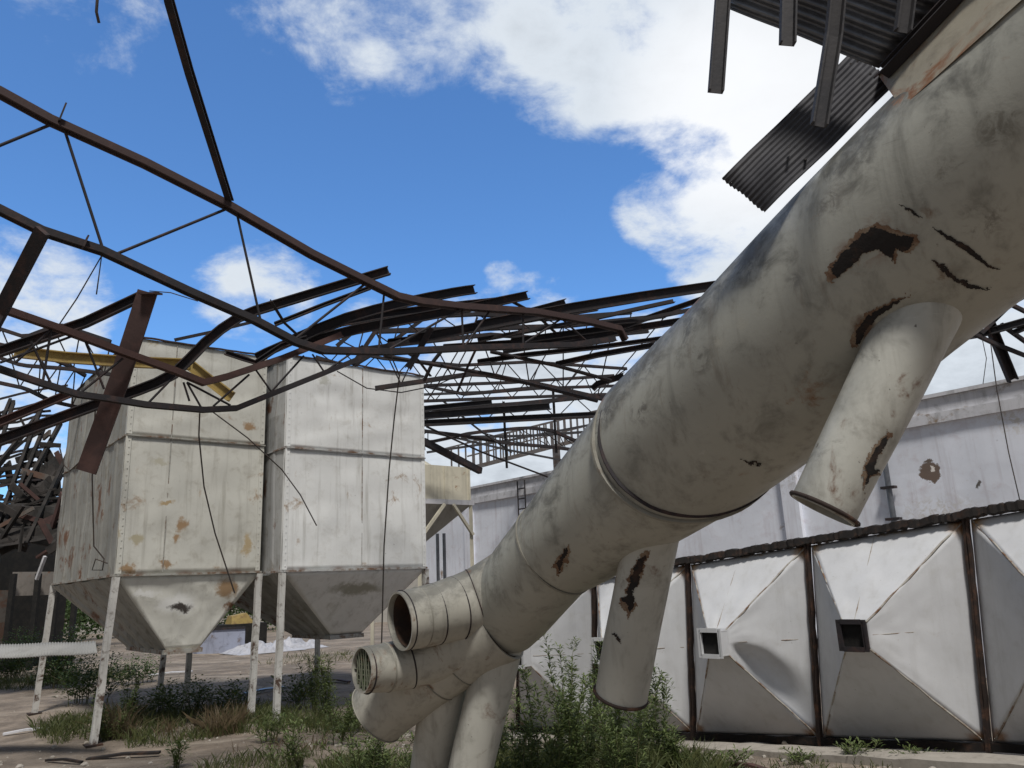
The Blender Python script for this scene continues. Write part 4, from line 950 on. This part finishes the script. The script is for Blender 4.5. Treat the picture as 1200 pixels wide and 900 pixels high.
mb = MB(); e_ = c+UP*.70; mb.add([e_-VV*.4-U*.3, e_+VV*.4-U*.3, e_+VV*.4+U*.3, e_-VV*.4+U*.3, e_-VV*.35-U*.2+UP*.26, e_+VV*.15-U*.2+UP*.34, e_+VV*.15+U*.2+UP*.34, e_-VV*.35+U*.2+UP*.26], [(0, 1, 5, 4), (1, 2, 6, 5), (2, 3, 7, 6), (3, 0, 4, 7), (4, 5, 6, 7)]); mb.build('machine_cover', YELLOW, mc)
# low kerb slab beside the hoppers
mb = MB()
q0, q1 = P1-U*3-VV*.85+UP*(DROP*3-.045), P1+U*6-VV*.75-UP*(DROP*6+.045)
mb.grid(q0, q1, q1+VV*.34+UP*.01, q0+VV*.34+UP*.01, 60, 4, lambda u, v, n: UP*.02*mn.noise(V((u*40, v*3, 0))), .12)
o = mb.build('plinth', paint('broken concrete', (.36, .33, .29), (.15, .13, .11), rust_amt=-.2, rough=.95, bump=.5), None, q0); tag(o, 'crumbling low concrete strip along the foot of the hoppers', 'concrete strip')
# stones
mb = MB()
for i in range(900):
    if i < 520: p = on_z(random.uniform(0, 1200), random.uniform(790, 940))
    elif i < 720: p = P1+U*random.uniform(-1, 6)-VV*random.uniform(.2, 1.0)
    else: p = on_z(random.uniform(200, 560), random.uniform(750, 880))
    p = V((p.x, p.y, gz(p.x, p.y))); r_ = random.choice((.012, .018, .025, .035, .05))*random.uniform(.7, 1.2)
    vs = [p+V((random.uniform(.6, 1)*r_*math.cos(a_)*s_, random.uniform(.6, 1)*r_*math.sin(a_)*s_, r_*z_)) for z_, s_ in ((-.3, 1), (.35, .9), (.7, .4)) for a_ in (0, 1.26, 2.5, 3.77, 5)]
    mb.add(vs, [(k*5+j, k*5+(j+1) % 5, k*5+5+(j+1) % 5, k*5+5+j) for k in (0, 1) for j in range(5)]+[(10, 11, 12, 13, 14)])
tag(mb.build('rubble', rusty('rubble', (.28, .25, .21), (.42, .39, .35), .5, .95, 0, 5)), 'scattered small stones and rubble on the dirt', 'rubble', kind='stuff')

for lab, x, y, l_, w_, a_, mt in (('dark charred board lying by the near silo leg', 145, 884, .75, .08, .1, CHAR), ('bent strip of sheet metal on the dirt below the pale silo', 310, 812, .7, .12, .7, GALV), ('pale broken board in the dirt left of the silo legs', 30, 862, .5, .06, .4, m_cap),
                            ('rusty offcut lying near the concrete strip', 880, 892, .5, .07, 2.2, RUST_BROWN), ('broken brick-coloured board in front of the pale silo back leg', 395, 800, .6, .09, 2.6, RUST_BROWN), ('grey plank lying in the open yard behind the silos', 200, 790, .9, .10, .2, m_cap), ('thin charred lath on the dirt at the bottom left', 75, 893, .45, .04, 2.9, CHAR)):
    p = on_z(x, y); p.z = gz(p.x, p.y)+.025; d_ = V((math.cos(a_), math.sin(a_), .03))
    mb = MB(); mb.sweep([(-w_/2, -.012), (w_/2, -.014), (w_/2, .010), (-w_/2, .012)], [p-d_*l_/2, p+V((0, 0, .02)), p+d_*l_/2]); tag(mb.build('scrap_board', mt, None, p), lab, 'scrap', 'scraps lying on the yard')
# ================================================================== vegetation
def leafquad(mb, p, d, n, l, w_):
    s_ = d.cross(n)
    if s_.length < 1e-4: s_ = d.orthogonal()
    s_.normalize(); mid = p+d*l*.5+n*l*.06
    mb.add([p, mid+s_*w_, p+d*l-UP*l*.12, mid-s_*w_], [(0, 1, 2, 3)])
def rv(): return V((random.gauss(0, 1), random.gauss(0, 1), random.gauss(0, 1))).normalized()
def weed(label, p, h, n, spread, leaf=LEAF, ll=.100, lw=.0075, dens=210, nm='weed', cat='weed', group='weeds growing among the ruins', bushy=0.):
    p = V((p.x, p.y, gz(p.x, p.y))); t_ = thing(nm, label, cat, p, group); ms, ml = MB(), MB()
    for i in range(n):
        a = random.uniform(0, 6.283); r_ = random.uniform(0, spread)*.45; b = p+V((math.cos(a)*r_, math.sin(a)*r_, -.02)); hh = h*random.uniform(.55, 1.0)
        tip = V((math.cos(a), math.sin(a), 0))*random.uniform(.1, .6)*spread
        pts = [b+UP*hh*(k/8)+tip*(k/8)**2+V((random.uniform(-1, 1), random.uniform(-1, 1), 0))*.012*hh for k in range(9)]
        ms.tube(pts, [max(.0025, .007*(1-k/9)) for k in range(9)], 4)
        def along(f): f = f*8; k = min(int(f), 7); return pts[k].lerp(pts[k+1], f-k)
        for j in range(int(dens*hh)):
            f = random.uniform(.12, 1); a2 = random.uniform(0, 6.283)
            d = V((math.cos(a2), math.sin(a2), random.uniform(.1, 1.0))).normalized()
            q = along(f)
            if bushy or random.random() < .45:      # side twig
                q = q+d*random.uniform(0, .05+bushy+ .10*(1-f))
            leafquad(ml, q, (d+rv()*.35).normalized(), UP, ll*random.uniform(.5, 1.1)*(1.25-.6*f), lw*random.uniform(.7, 1.3))
    ms.build('stem', STEM, t_); ml.build('leaves', leaf, t_)
W_ = [('wide feathery weed left of the hanging branch pipe, nearest the duct legs', 655, 925, 1.0, 11, .6), ('dense green weed right behind the tip of the hanging branch pipe', 748, 872, .9, 9, .5), ('fresh green weed at the bottom edge right of the support pipes', 605, 945, .6, 9, .5), ('weed on the open dirt left of the lower inlet', 398, 872, .45, 7, .35), ("tallest feathery weed, standing left of the hanging branch pipe", 668, 905, 1.35, 7, .55), ('bushy green weed directly below the hanging branch pipe', 712, 905, 1.05, 9, .6), ('tall thin weed just right of the hanging branch pipe', 772, 888, 1.0, 5, .35),
      ('leafy weed at the foot of the duct support pipes, right side', 632, 930, .75, 7, .45), ('green weed crowding in front of the farthest hopper', 690, 880, 1.0, 8, .5), ('thick low weed at the bottom edge below the branch pipe', 735, 925, .75, 9, .6),
      ('spindly weed in front of the weld of the dented hopper', 795, 900, .45, 5, .3), ('tall weed beside the back leg of the pale silo', 388, 836, 1.1, 7, .4), ('feathery weed between silo leg and the lower duct inlet', 372, 830, .9, 6, .35), ('low weed left of the lower duct elbow', 408, 850, .55, 7, .4),
      ('weed at the bottom edge left of the support pipes', 425, 915, .55, 9, .5), ('sparse weed in the dirt at the bottom centre left', 340, 905, .5, 5, .35), ('lone sprout at the bottom between the silo legs', 205, 900, .28, 5, .12), ('small weed at the foot of the front right silo leg', 310, 872, .40, 6, .3),
      ('low weed below the duct elbow opening', 455, 915, .45, 8, .45), ('weed sprouting by the near left silo leg', 128, 868, .6, 7, .4), ('tall dead-looking weed beside the near silo leg', 150, 850, .7, 5, .3), ('leaning weed behind the duct support pipes', 590, 890, .8, 6, .4),
      ('sprout on the concrete strip under the near hopper', 1010, 885, .18, 8, .35), ('second clump of sprouts on the strip, farther right', 1080, 890, .12, 7, .3), ('weed by the bottom corner of the dented hopper', 850, 888, .22, 7, .35), ('tiny grassy weed at the burnt post foot', 940, 882, .14, 7, .3)]
for lab, x, y, h, n, sp in W_: weed(lab, on_z(x, y), h, n, sp)
for lab, x, y, h, n, sp in (('big leafy bush behind the corrugated sheet at the left', 60, 808, 1.25, 16, .9), ('dark bush at the far left edge', 8, 800, 1.15, 16, .9), ('bush spilling between the left silo legs', 100, 826, .85, 14, .8), ('bush in the shade under the cream silo hopper', 165, 800, .55, 12, .8), ('shrub behind the left silo leg base', 35, 770, 1.3, 14, 1.1), ('low dark bush right under the near silo leg', 185, 842, .42, 10, .6), ('low dark bush in the middle beneath the cream silo', 232, 832, .40, 10, .7), ('low dark bush between the two front silo legs', 275, 832, .38, 9, .6), ('low bush beneath the pale silo', 350, 826, .42, 10, .6)):
    weed(lab, on_z(x, y), h, n, sp, LEAF if 'low' in lab else LEAF_DARK, .085, .018, 190, 'bush', 'bush', 'bushes around the silos', .16)
# grass
def blades(name, label, mat, areas, seed, kind='stuff'):
    random.seed(seed); mb = MB()
    for (x, y, rx, ry, cnt, h) in areas:
        c_ = on_z(x, y)
        for i in range(cnt):
            a, q = random.uniform(0, 6.283), math.sqrt(random.random()); p = c_+V((math.cos(a)*q*rx, math.sin(a)*q*ry, 0)); p.z = gz(p.x, p.y)-.01
            if mn.noise(V((p.x*2.2, p.y*2.2, seed))) < -.12: continue
            d = V((random.gauss(0, .35), random.gauss(0, .35), 1)).normalized(); hh = h*random.uniform(.35, 1.1); s_ = d.cross(rv()).normalized()*.004
            m_ = p+d*hh*.6; tp_ = p+d*hh+V((d.x, d.y, -.2))*hh*.35
            mb.add([p-s_, p+s_, m_+s_*.8, tp_, m_-s_*.8], [(0, 1, 2, 3, 4)])
    tag(mb.build(name, mat), label, 'grass', kind=kind)
blades('grass', 'short patchy green grass growing on the dirt yard', GRASS, [(200, 850, 1.6, 1.4, 5200, .22), (130, 850, .9, .9, 1800, .25), (370, 845, 1.1, .9, 2600, .22), (420, 905, .8, .5, 2200, .20), (640, 915, .9, .7, 4200, .28), (700, 890, 1.0, .8, 4200, .30), (760, 905, .7, .6, 2600, .24), (330, 900, .8, .5, 800, .18),
       (980, 884, 1.2, .5, 700, .10), (560, 905, .6, .6, 1800, .2), (60, 800, 1.6, 1.4, 3000, .3), (450, 770, 3, 1.5, 1500, .2)], 11)
blades('dry_grass', 'tufts of dry straw-coloured grass under the silos', DRY, [(262, 858, .24, .2, 420, .42), (148, 862, .30, .25, 320, .5), (330, 880, .5, .3, 200, .2), (195, 860, .6, .4, 260, .25), (650, 930, .6, .4, 500, .25)], 12)
# trees beyond the yard
def tree(label, p, h, r_, n, leafm=LEAF_DARK):
    t_ = thing('tree', label, 'tree', p, 'trees beyond the yard'); mb = MB()
    mb.tube([p-UP*.1, p+UP*h*.35, p+UP*h*.6+V((.1, 0, 0))], [.16, .12, .06], 8)
    for i in range(5):
        a = i*1.3; mb.tube([p+UP*h*.35, p+UP*h*.6+V((math.cos(a), math.sin(a), 0))*r_*.6], [.08, .03], 5)
    mb.build('trunk', BARK, t_); ml = MB()
    cl = [(p+UP*h*random.uniform(.3, .85)+V((random.uniform(-1, 1), random.uniform(-1, 1), 0))*r_*.75, r_*random.uniform(.3, .5)) for _ in range(16)]
    for i in range(n):
        c_, q = random.choice(cl); leafquad(ml, c_+rv()*q*random.random()**.4, rv(), rv(), random.uniform(.10, .2), random.uniform(.04, .07))
    ml.build('crown', leafm, t_)
for lab, x, d, h, r_ in (('low round tree seen under the cream silo hopper', 255, 34, 2.3, 2.2), ('tree seen between the two silo hoppers', 300, 37, 2.2, 2.4), ('tree just left of the cream silo legs', 70, 30, 2.4, 2.2), ('tree behind the burnt shed at the left edge', 20, 34, 2.9, 2.6), ('tree behind the cream silo, partly seen below its side', 150, 36, 2.3, 2.4)):
    p = at(x, 690, d); p.z = 0; tree(lab, p, h, r_, 2600)
# far low building closing the yard
p0, p1 = at(-500, 700, 44), at(660, 690, 40); p0.z = p1.z = 0
fb = thing('distant_wall', 'long low grey block wall far across the yard behind the silos', 'wall', p0)
dd = p1-p0; mb = MB(); mb.box((p0+p1)/2+UP*1.1, dd/2, U.cross(UP).cross(UP)*0+V((0, .15, 0)), UP*1.1); mb.build('wall_face', paint('grey block', (.40, .38, .35), (.2, .18, .16), rust_amt=-.1, rough=.95), fb)
mb = MB(); mb.box((p0+p1)/2+UP*2.24, dd/2, V((0, .2, 0)), UP*.04); mb.build('coping', m_cap, fb)

for o in bpy.data.objects:
    if '_o' in o: del o['_o']
